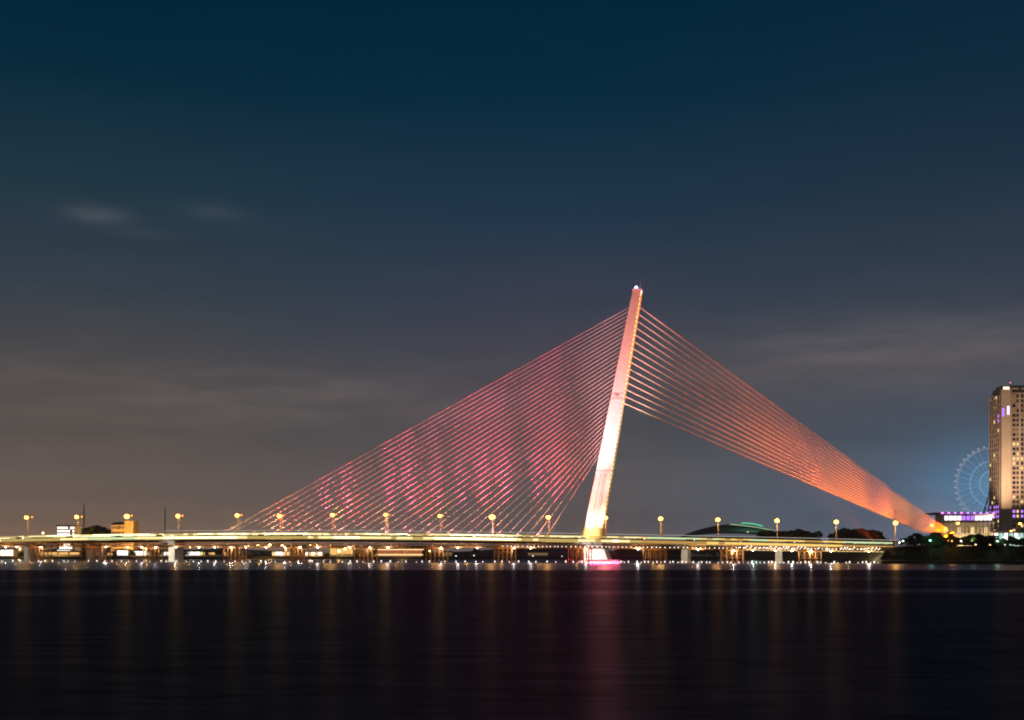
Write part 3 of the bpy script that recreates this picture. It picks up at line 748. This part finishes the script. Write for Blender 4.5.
row([(92, 528), (98, 530), (103, 529), (107, 531), (88, 531)], 1090, 2.5, 'dim tree left of the ochre building, %s from the left', 'far bank trees by the ochre building')
row([(3, 554.5), (9, 555), (60, 552), (215, 552), (228, 551), (262, 552), (274, 551)], 992, 2.4, 'small tree on the left quay under the bridge, %s from the left', 'trees on the left quay')
row([(px_ + rng.uniform(-3, 3), rng.uniform(548.5, 553.5)) for px_ in (18, 27, 34, 83, 114, 131, 152, 158, 174, 186, 205, 222, 238, 250, 292, 301, 325, 357, 364, 371, 428, 437, 455, 465, 478, 492, 506, 520)],
    972, 2.4, 'quay tree between the lit pavilions, %s from the left', 'trees between the quay pavilions', True)
p = at(3, 557, 985)
root = thing('garden_light', 'green lit garden lamp on the left quay under the bridge', 'garden light', (p.x, 983, 2.2))
q = MB(); q.tube((p.x, 983, 2.2), (p.x, 983, 3.4), .06, n=5); q.build('stake', M['darksteel'], root)
q = MB(); q.lathe((p.x, 983, 3.6), [(.1, -.2), (.3, 0), (.1, .2)], 7); q.build('globe', E['green'], root)
d = bpy.data.lights.new('garden_glow', 'POINT'); d.energy = 9000; d.color = (.5, 1, .15); d.shadow_soft_size = .3
o = bpy.data.objects.new('garden_glow', d); COL.objects.link(o); o.parent = root; o.location = (2, -3, 3)

# ------------------------------------------------------------------ hotel tower, arcaded building, wheel
DT = 850
def X(px, D): return (px - CX) / F * D
def Z(py, D): return CH + (HY - py) * D / F
x1, x2, x4 = X(1001.5, DT), X(1011.5, DT), X(1050, DT)
dep = 22.0; yb = DT + dep
tower = thing('hotel_tower', 'tall brown hotel tower with lit rooms and a white lit crown', 'tower', ((x1 + x4) / 2, DT, 8))
zr0, zr1 = Z(391, DT), Z(387.5, DT)
q = MB(); q.box(x1 + .3, x2 + .5, DT + 3.5, yb, 6, zr0 - 2); q.box(x2 + .52, x4, DT + 1.2, yb, 6, zr1 - 3.2); q.build('wall', M['facade'], tower)
q = MB(); q.box(x1, x2 - .02, DT, DT + 3.48, 6, zr0 + 1); q.build('pillar', M['facadel'], tower)
q = MB(); q.box(x2 + 5.4, x2 + 6.8, DT + .7, DT + 1.15, 6, zr1 - 3.4); q.build('pillar', M['facadel'], tower)
q = MB(); q.box(x1 + 1.5, x4, DT + 2, yb - 2, zr1 - 3.18, zr1); q.box(x1 + 3, x4 - 2, DT + 5, yb - 4, zr1 + .02, zr1 + 2.2); q.build('crown', M['facadel'], tower)
q = MB(); q.box(X(1004.3, DT), X(1010.5, DT), DT + 1.7, DT + 1.98, zr1 - 3.0, zr1 + .8); q.build('crown_light', emit('crown_light', (1, .85, .6), 1.6), tower)
q = MB(); q.tube((X(1015, DT), DT + 8, zr1 + 2), (X(1015, DT), DT + 8, zr1 + 4), .25, n=5); q.build('mast', M['steel'], tower)
q = MB(); q.lathe((X(1015, DT), DT + 8, zr1 + 4.1), [(.2, 0), (.6, .3), (.2, .8)], 7); q.build('mast_light', emit('mast_light', (1, .25, .25), 2), tower)
nf = 31; fh = (zr0 - 14) / nf
q = MB()                                     # floor bands and pilasters
for i in range(nf):
    z = 12 + i * fh
    q.box(x1 + .05, x1 + .28, DT + 3.6, yb - .2, z, z + .7)
    q.box(x2 + .6, x4, DT + .95, DT + 1.18, z, z + .8)
for k in range(6): q.box(x1 - .2, x1 + .04, DT + 3.6 + k * 3.5, DT + 4.3 + k * 3.5, 8, zr0 - 2.2)
for k in range(3): q.box(x1 + 1.2 + k * 2.2, x1 + 1.5 + k * 2.2, DT - .25, DT - .02, 8, zr0 - 1)
q.build('facade_trim', M['facadel'], tower)
dm = [M['glass'], E['win'], E['winp'], E['winx'], E['win2']]
wr = random.Random(5)
rest = MB()
for i in range(nf):
    z = 12 + i * fh
    for k in range(5):                       # side face
        m = 0; u = wr.random()
        if u < .05: m = 1
        elif u < .24: m = 3
        if 4 < i < 8 and k in (0, 1, 2, 4): m = 2
        if i in (26, 25) and k == 0: m = 2
        rest.box(x1 + .1, x1 + .27, DT + 4.6 + k * 3.5, DT + 6.8 + k * 3.5, z + .9, z + fh - .5, m)
    for k in range(7):                       # front: deep square windows
        u = wr.random(); m = 1 if u < .24 and i < 22 else (3 if u < .28 else 0)
        if 4 < i < 7 and k in (0, 2): m = 2
        xx = x2 + 1.3 + k * 2.75
        q = rest if k > 2 else MB()
        q.box(xx, xx + 1.75, DT + .99, DT + 1.17, z + 1.0, z + fh - .5, m if k > 2 else 0)
        if k <= 2: q.build('window', dm[m], tower)
struct(rest.build('window_row', dm, tower), 'stuff')
for zc, xa in ((Z(413, DT), X(1001.9, DT)), (Z(411, DT), X(1007, DT))):
    q = MB(); q.box(xa, xa + 1.6, DT - .35, DT - .28, zc - 2.5, zc + 3.5); q.build('sign_light', E['winp'] if xa < X(1003, DT) else emit('sign_light', (.9, .7, 1), 2), tower)
# uplights on the tower shaft
for i, (px, pw, c) in enumerate(((1006, 1.0, (1, .69, .42)), (1016, .9, (1, .62, .36)), (993, .35, (.8, .5, .6)))):
    p = at(px, 537, 812); p.z = 8.6
    floodlight(p, (X(px + .5, DT), DT, 95), pw * 9e4 * 3.2, c, 70, 'floodlight on the bank aimed up the hotel tower, %s of three' % ('middle one', 'right one', 'left one')[i], E['flood_w'], 'floodlights of the hotel tower')

DA = 832
a0, a1 = X(939, DA), X(996, DA)
arc = thing('arcaded_building', 'low arcaded building with violet roof lamps left of the hotel tower', 'building', ((a0 + a1) / 2, DA, 8))
zt0, zt1, zt2 = Z(512.5, DA), Z(521, DA), Z(535, DA)
q = MB(); q.box(a0 + 3, a1, DA + 4, DA + 16, 6, zt0 - 1.2); q.build('wall', M['white'], arc)
q = MB(); q.box(a0 - 3, a1 + .5, DA + 1, DA + 18, zt0 - 1.18, zt0); q.box(a0 + 4, a1, DA + 1.5, DA + 3.98, zt1 - .9, zt1 - .2); q.build('roof', M['roof'], arc)
n = 14
for i in range(n):
    xx = a0 + 4 + (a1 - a0 - 5) * i / (n - 1)
    q = MB(); q.box(xx - .32, xx + .32, DA + 1.6, DA + 2.3, 7.5, zt1 - .92); q.build('column', M['white'], arc)
for i in range(11):
    q = MB(); xx = a0 + 6.5 + (a1 - a0 - 9) * i / 10
    q.box(xx - 1.2, xx + 1.0, DA + 3.75, DA + 3.98, Z(520, DA), Z(515.8, DA)); q.build('window', E['win2'] if i not in (4, 5, 6) else E['winp'], arc)
for i in range(13):
    q = MB(); xx = a0 + 5.9 + (a1 - a0 - 9) * i / 13
    q.box(xx - 1.0, xx + 1.0, DA + 3.8, DA + 3.98, Z(533, DA), Z(527, DA)); q.build('window', E['winx'] if i % 4 else E['win'], arc)
for i in range(9):
    xx = a0 + 2.5 + (a1 - a0 - 4) * i / 8
    q = MB(); q.lathe((xx, DA + .5, zt0 - .3), [(.3, -.5), (.75, -.2), (.75, .3), (.3, .6)], 8); q.build('roof_lamp', E['pink'] if i in (0, 1, 3) else E['violet'], arc)
q = MB(); q.box(a0 + 1, a1, DA + .85, DA + .98, zt0 - .9, zt0 - .5); q.build('roof_light_line', emit('roof_light_line', (.6, .2, 1), .9), arc)
d = bpy.data.lights.new('arcade_glow', 'AREA'); d.shape = 'RECTANGLE'; d.size = a1 - a0 - 6; d.size_y = .5; d.energy = 9000; d.color = (1, .66, .30)
o = bpy.data.objects.new('arcade_glow', d); COL.objects.link(o); o.parent = arc; o.location = Vector(((a0 + a1) / 2 + 1, DA - 1.2, 8.6)) - world_loc(arc)
o.rotation_euler = (math.radians(140), 0, 0)
# low entrance block below the tower
ent = thing('entrance_hall', 'low bright entrance hall at the foot of the hotel tower', 'building', (X(1012, 828), 828, 8))
q = MB(); q.box(X(994, 828), X(1050, 828), 829, 846, 6, Z(532, 828)); q.build('wall', M['white'], ent)
q = MB(); q.box(X(993.5, 828), X(1051, 828), 827, 847, Z(532, 828) + .02, Z(531, 828)); q.build('roof', M['roof'], ent)
teal_ = emit('entrance_teal', (.6, 1, .9), .8)
for i in range(10):
    q = MB(); q.box(X(995 + i * 5, 828), X(998.6 + i * 5, 828), 828.75, 828.98, 9, Z(533.2, 828)); q.build('window', teal_ if i % 2 else E['win2'], ent)

DW = 1000
wc = Vector((X(993, DW), DW, Z(484, DW))); wr_ = 37.0 / F * DW
wheel = thing('ferris_wheel', 'large blue lit ferris wheel half hidden by the hotel tower', 'ferris wheel', (wc.x, wc.y, 3))
def ring(r, th, y, m, name):
    q = MB(); n = 72
    for i in range(n):
        a, b2 = 2 * PI * i / n, 2 * PI * (i + 1) / n
        q.tube(wc + Vector((r * math.cos(a), y, r * math.sin(a))), wc + Vector((r * math.cos(b2), y, r * math.sin(b2))), th, n=4, cap=False)
    q.build(name, m, wheel)
ring(wr_ * .97, .17, -1.5, E['wheel2'], 'rim'); ring(wr_ * .97, .17, 1.5, E['wheel2'], 'rim')
ring(wr_ * .62, .15, 0, E['wheel'], 'inner_ring'); ring(wr_ * .36, .15, 0, E['wheel'], 'inner_ring')
q = MB()
for i in range(32):
    a = 2 * PI * i / 32; q.tube(wc, wc + Vector((wr_ * .97 * math.cos(a), 1.5 * (-1) ** i, wr_ * .97 * math.sin(a))), .05, n=4)
q.build('spoke', emit('spoke_light', (.35, .62, 1.0), 1.2), wheel)
q = MB(); q.tube(wc + Vector((0, -3, 0)), wc + Vector((0, 3, 0)), 1.6, n=12); q.build('hub', M['steel'], wheel)
for s in (-1, 1):
    for y in (-4, 4):
        q = MB(); q.tube(wc + Vector((0, y * .75, 0)), (wc.x + s * 15, wc.y + y * 1.6, 2.5), .7, 1.0, 8); q.build('leg', M['steel'], wheel)
for i in range(40):
    a = 2 * PI * (i + .5) / 40; c = wc + Vector((wr_ * 1.03 * math.cos(a), 0, wr_ * 1.03 * math.sin(a)))
    q = MB(); q.box(c.x - .75, c.x + .75, c.y - .7, c.y + .7, c.z - 1.0, c.z + .5, 0); q.box(c.x - .8, c.x + .8, c.y - .75, c.y + .75, c.z + .52, c.z + .7, 1)
    q.build('cabin', [E['wheel2'], M['steel']], wheel)
d = bpy.data.lights.new('wheel_glow', 'POINT'); d.energy = 2e4; d.color = (.35, .6, 1)
o = bpy.data.objects.new('wheel_glow', d); COL.objects.link(o); o.parent = wheel; o.location = wc + Vector((0, -8, 0)) - world_loc(wheel)

# ------------------------------------------------------------------ domed hall with a green lit roof edge
DD = 1080
hall = thing('domed_hall', 'wide low domed sports hall with a green lit roof ridge', 'building', (X(736, DD), DD, 2.5))
c0, c1 = X(680, DD), X(792, DD)
q = MB(); n = 26; rows_ = 9
def dome(i, j):
    u = i / n; v = j / (rows_ - 1)
    x = c0 + (c1 - c0) * u; hz = Z(534.5, DD) - 3 + (Z(524, DD) - Z(534.5, DD) + 3) * math.sin(PI * u) ** .8 * math.sin(PI * (.12 + .76 * v))
    return Vector((x, DD - 24 + 60 * v, hz))
for i in range(n):
    for j in range(rows_ - 1): q.face([dome(i, j), dome(i + 1, j), dome(i + 1, j + 1), dome(i, j + 1)])
q.build('roof', M['dome'], hall, smooth=True)
q = MB(); q.box(c0 + 4, c1 - 4, DD - 15, DD + 26, 2, Z(537, DD)); q.build('wall', M['white'], hall)
def arch(px0, py0, px1, py1, bow, r, m, name, y):
    q = MB(); prev = None
    for i in range(15):
        u = i / 14; p = Vector((X(px0 + (px1 - px0) * u, DD), DD - y, Z(py0 + (py1 - py0) * u - bow * math.sin(PI * u), DD)))
        if prev is not None: q.tube(prev, p, r, n=6)
        prev = p
    q.build(name, m, hall)
arch(724, 525.0, 768, 531.5, .8, .38, E['greenl'], 'roof_light_line', 30)
arch(736, 523.8, 757, 526.8, .9, .55, E['green'], 'roof_light_panel', 26)
q = MB(); q.lathe((X(742, DD), DD - 26, Z(532.5, DD)), [(.3, -.5), (.9, 0), (.3, .5)], 7); q.build('door_light', E['win'], hall)
d = bpy.data.lights.new('hall_glow', 'POINT'); d.energy = 7e3; d.color = (.3, 1, .6); d.shadow_soft_size = 1
o = bpy.data.objects.new('hall_glow', d); COL.objects.link(o); o.parent = hall; o.location = Vector((X(748, DD), DD - 34, Z(523, DD))) - world_loc(hall)

# ------------------------------------------------------------------ left bank buildings and masts
def block(px0, px1, py, D, dep, name, label, m, rows_, cols, wm, roof=None, litp=.8, seed=1):
    xa, xb, z = X(px0, D), X(px1, D), Z(py, D)
    root = thing(name, label, 'building', ((xa + xb) / 2, D, 2.2))
    q = MB(); q.box(xa, xb, D, D + dep, 1.5, z); q.build('wall', M[m], root)
    q = MB(); q.box(xa - .5, xb + .5, D - .5, D + dep + .5, z + .02, z + 1.0); q.build('roof', M[roof or 'roof'], root)
    u = random.Random(seed); fh = (z - 5) / rows_
    for r in range(rows_):
        for c in range(cols):
            w_ = (xb - xa - 1) / cols; xx = xa + .5 + c * w_
            q = MB(); q.box(xx + w_ * .14, xx + w_ * .86, D - .14, D - .01, 5 + r * fh + fh * .25, 5 + r * fh + fh * .85); q.build('window', wm if u.random() < litp else M['glass'], root)
    return root
block(56.5, 75, 526.3, 1060, 16, 'office_building', 'white lit office block with rows of bright windows on the left', 'white', 8, 8, E['win2'], litp=.7, seed=4)
hb = block(111.5, 125, 525.2, 1050, 14, 'ochre_building', 'orange lit ochre building behind the bridge on the left', 'ochre', 5, 6, E['winx'], litp=.5, seed=9)
q = MB(); q.box(X(125.2, 1050), X(134, 1050), 1048, 1062, 1.5, Z(521, 1050)); q.build('stair_tower', M['ochre'], hb)
q = MB(); xa, xb = X(110.5, 1050), X(125, 1050); z = Z(525.2, 1050) + 1.05
q.hexa([(xa, 1049, z), (xb, 1049, z), (xb, 1065, z), (xa, 1065, z), (xa + 3, 1055, z + 1.8), (xb - 1, 1055, z + 1.8), (xb - 1, 1059, z + 1.8), (xa + 3, 1059, z + 1.8)]); q.build('hip_roof', M['roof'], hb)
p = at(128, 538, 1008)
floodlight((p.x, 1008, 2.3), at(120, 530, 1050), 3.2e5, (1, .55, .16), 80, 'orange floodlight on the quay aimed at the ochre building', E['flood_o'], 'floodlights on the left quay')
for px, py, D, lab in ((84, 505, 1200, 'thin lattice radio mast left of the ochre building'), (165, 508, 1200, 'thin lattice radio mast right of the ochre building')):
    x, z = X(px, D), Z(py, D); root = thing('radio_mast', lab, 'mast', (x, D, 2.3))
    q = MB()
    for a in range(3):
        an = 2 * PI * a / 3; c_ = Vector((math.cos(an), math.sin(an), 0))
        q.tube(Vector((x, D, 2)) + c_ * 1.5, Vector((x, D, z)) + c_ * .35, .16, n=4)
        nn = 16
        for i in range(nn):
            z0_ = 2 + (z - 2) * i / nn; z1_ = 2 + (z - 2) * (i + 1) / nn; r0_ = 1.5 - 1.15 * i / nn; r1_ = 1.5 - 1.15 * (i + 1) / nn
            c2 = Vector((math.cos(an + 2 * PI / 3), math.sin(an + 2 * PI / 3), 0))
            q.tube(Vector((x, D, z0_)) + c_ * r0_, Vector((x, D, z1_)) + c2 * r1_, .07, n=3)
    q.build('lattice', M['darksteel'], root)
    q = MB(); q.lathe((x, D, z + .1), [(.1, 0), (.1, 3)], 5); q.build('antenna', M['darksteel'], root)

# lit pavilions along the far quay, seen between deck and water
def pavilion(px0, px1, py, D, label, em, base_py=557.5, sides='roof', wallm='white', cols=None):
    xa, xb, zt_p = X(px0, D), X(px1, D), Z(py, D); zb2 = 2.3
    root = thing('quay_pavilion', label, 'pavilion', ((xa + xb) / 2, D, zb2))
    q = MB(); q.box(xa, xb, D, D + 9, 1.6, zt_p - .5); q.build('wall', M[wallm], root)
    q = MB(); q.hexa([(xa - 1, D - 2, zt_p - .48), (xb + 1, D - 2, zt_p - .48), (xb + 1, D + 10, zt_p - .48), (xa - 1, D + 10, zt_p - .48), (xa, D - .5, zt_p + .4), (xb, D - .5, zt_p + .4), (xb, D + 8, zt_p + .4), (xa, D + 8, zt_p + .4)]); q.build('roof', M['roof'], root)
    n = cols or max(2, int((xb - xa) / 2.6)); w_ = (xb - xa) / n
    for i in range(n):
        q = MB(); q.box(xa + i * w_ + w_ * .08, xa + (i + 1) * w_ - w_ * .08, D - .2, D - .02, max(zb2 + .7, Z(base_py, D)), zt_p - .8); q.build('shop_window', rng.choice([em, em, E['win2'], E['win'], E['shopo']]) if em is E['shop'] else em, root)
    return root
pavilion(-30, 0, 548.5, 975, 'bright white quay pavilion at the left edge of the picture', E['shop'], 555.5)
pavilion(1, 13, 549, 976, 'bright white quay pavilion beside the leftmost trestle', E['shop'], 555.5)
pavilion(36, 80, 551.3, 978, 'long orange lit quay hall below the white office block', E['shopo'], 554.5, cols=4)
pavilion(86, 113, 552.2, 980, 'dim orange quay hall below the ochre building', E['shopo'], 554.5)
pavilion(117, 128, 549.8, 976, 'small white quay pavilion right of the dim orange hall', E['shop'], 555)
pavilion(129.5, 150, 550.3, 978, 'wide pale quay pavilion left of the white pier', E['shop'], 555)
pavilion(160, 172, 551, 978, 'quay pavilion just left of the bright white pier', E['win2'], 555)
pavilion(180, 203, 551, 978, 'quay pavilion just right of the bright white pier', E['shop'], 555)
pavilion(204, 226, 551.5, 982, 'dim orange quay hall left of the tall trestle', E['shopo'], 554.5)
pavilion(272, 290, 551, 978, 'white quay pavilion left of the fifth trestle', E['shop'], 555)
pavilion(304, 322, 551.2, 978, 'white quay pavilion right of the fifth trestle', E['shop'], 555)
pavilion(330, 353, 547.3, 985, 'yellow orange quay hall with tall windows', E['shopo'], 554)
h2 = pavilion(373, 422, 548.2, 985, 'long red orange quay hall with two lit lines', E['shopr'], 554, cols=8)
q = MB(); q.box(X(372, 985), X(425, 985), 984.4, 984.7, Z(549.9, 985), Z(549.2, 985)); q.box(X(374, 985), X(424, 985), 984.4, 984.7, Z(555.0, 985), Z(554.3, 985)); q.build('light_line', emit('hall_line', (1, .62, .28), 2.2), h2)
pavilion(442, 452, 551.5, 990, 'small dark quay house with one lit front', E['winx'], 555)
pavilion(528, 548, 552, 990, 'dark quay house beside the eighth trestle', E['winx'], 555)
# quay lamps
QL = [(20, 549), (48, 546), (104, 548), (146, 549), (190, 547), (248, 546), (258, 545.5), (270, 544.8), (282, 545.5), (310, 546), (317, 546), (324, 546.5), (330, 546.3), (339, 551), (345, 549), (402, 546.5), (430, 551), (456, 556), (474, 555.5), (533, 556), (562, 556.5), (632, 552), (43, 533)]
for i, (px, py) in enumerate(sorted(QL)):
    D = 968; x, z = X(px, D), Z(py, D)
    root = thing('quay_lamp', 'orange lamp post on the far quay under the bridge, %s from the left' % ORD[i], 'lamp post', (x, D, 2.2), 'lamp posts on the far quay')
    q = MB(); q.tube((x, D, 2.0), (x, D, max(z - .4, 2.6)), .1, n=5); q.build('post', M['darksteel'], root)
    big = .75 if 245 < px < 350 else .5
    q = MB(); q.lathe((x, D, z), [(.3 * big, -.8 * big), (big, -.3 * big), (big, .3 * big), (.3 * big, .8 * big)], 8); q.build('globe', E['qlamp'] if px < 440 else E['win2'], root)
    if i % 2 == 0 and px < 440:
        ld = bpy.data.lights.new('quay_light', 'POINT'); ld.energy = 5000; ld.color = (1, .5, .13); ld.shadow_soft_size = .5
        lo = bpy.data.objects.new('quay_light', ld); COL.objects.link(lo); lo.parent = root; lo.location = (0, -1.5, z - 2.2)

# ------------------------------------------------------------------ small lantern floats along the water line
fl = None
WF = WO - 10
xs = [4 + rng.uniform(-3, 3) + i * 8.2 for i in range(56)] + [466 + i * 9 + rng.uniform(-2, 2) for i in range(15)] + [604 + i * 4.1 + rng.uniform(-.8, .8) for i in range(68) if rng.random() < .86]
for px in xs:
    t = t_of(px, WF); p = B(t, WF + rng.uniform(-1.2, 1.2), 0)
    if fl is None:
        q = MB(); q.lathe((0, 0, 0), [(.5, -.25), (.62, -.05), (.62, .15), (.3, .25)], 9, 0); q.tube((0, 0, .2), (0, 0, .55), .06, n=5, m=0); q.lathe((0, 0, .8), [(.12, -.28), (.27, -.15), (.27, .15), (.12, .28)], 8, 1)
        fl = o = q.build('lantern_float', [M['white'], E['float_']])
    else:
        o = fl.copy(); COL.objects.link(o)
    o.location = p
    s = rng.uniform(.55, 1.1); o.scale = (s, s, s)
    tag(o, 'small white lantern float on the water in front of the trestle bridge', 'lantern float', 'lantern floats along the bridges')

# ------------------------------------------------------------------ traffic standing on the deck
def make_car(mk, name):
    root = bpy.data.objects.new(name, None); COL.objects.link(root)
    q = MB()
    def sec(x, w, z0, z1): return [(x, -w, z0), (x, w, z0), (x, w, z1), (x, -w, z1)]
    secs = [sec(-2.15, .75, .35, .75), sec(-1.9, .85, .28, .92), sec(-.9, .88, .25, .98), sec(.9, .88, .25, .95), sec(1.9, .84, .28, .80), sec(2.15, .7, .35, .65)]
    for a, c in zip(secs, secs[1:]):
        for k in range(4): q.face([a[k], a[(k + 1) % 4], c[(k + 1) % 4], c[k]])
    q.face(secs[0][::-1]); q.face(secs[-1])
    q.build('body', M[mk], root)
    q = MB(); q.hexa([(-1.7, -.8, .93), (1.1, -.8, .93), (1.1, .8, .93), (-1.7, .8, .93), (-1.1, -.62, 1.42), (.35, -.62, 1.42), (.35, .62, 1.42), (-1.1, .62, 1.42)]); q.build('cabin', M['glass'], root)
    q = MB(); q.box(-1.1, .35, -.6, .6, 1.425, 1.47); q.build('roof', M[mk], root)
    for x in (-1.35, 1.35):
        for y in (-.82, .82):
            q = MB(); q.tube((x, y - .1, .32), (x, y + .1, .32), .32, n=12); q.build('wheel', M['tyre'], root)
    for y in (-.55, .55):
        q = MB(); q.box(2.0, 2.17, y - .16, y + .16, .52, .68); q.build('headlight', E['head'], root)
        q = MB(); q.box(-2.17, -2.0, y - .16, y + .16, .6, .74); q.build('tail_light', E['tail'], root)
    return root
CARS = [('carw', 'white'), ('carr', 'red'), ('carb', 'blue'), ('carg', 'grey')]
cp = {}
cars = sorted([(20, -7, 0), (70, -11, 1), (118, 7, 2), (160, -8, 3), (205, 11, 0), (262, -7, 1), (300, -11, 0), (350, 8, 3), (405, -8, 2), (470, -11, 0), (520, 7, 3), (640, -8, 0), (690, -11, 1), (745, 8, 2), (790, -7, 3), (850, -11, 0)])
cnt = {}
for px, w, kx in cars:
    mk, cn = CARS[kx]
    if mk not in cp: cp[mk] = o = make_car(mk, 'car')
    else: o = copy_tree(cp[mk])
    t = t_of(px, w); o.location = B(t, w, zt(t) - 1.17)
    o.rotation_euler = (0, 0, math.atan2(U.y, U.x) + (PI if w > 0 else 0))
    cnt[mk] = cnt.get(mk, -1) + 1
    tag(o, '%s car driving on the bridge deck with lights on, %s %s car from the left' % (cn, ORD[cnt[mk]], cn), 'car', 'cars on the bridge deck')

# ------------------------------------------------------------------ air
if HAZE:
    m = bpy.data.materials.new('haze'); m.use_nodes = True; n = m.node_tree.nodes; l = m.node_tree.links
    n.remove(n['Principled BSDF'])
    v = n.new('ShaderNodeVolumePrincipled'); v.inputs['Color'].default_value = (.9, .9, .9, 1); v.inputs['Density'].default_value = HAZE; v.inputs['Anisotropy'].default_value = 0
    l.new(v.outputs[0], n['Material Output'].inputs['Volume'])
    q = MB(); q.box(-4600, 4600, -400, 5500, -3.5, 165)
    struct(q.build('haze', m), 'stuff')
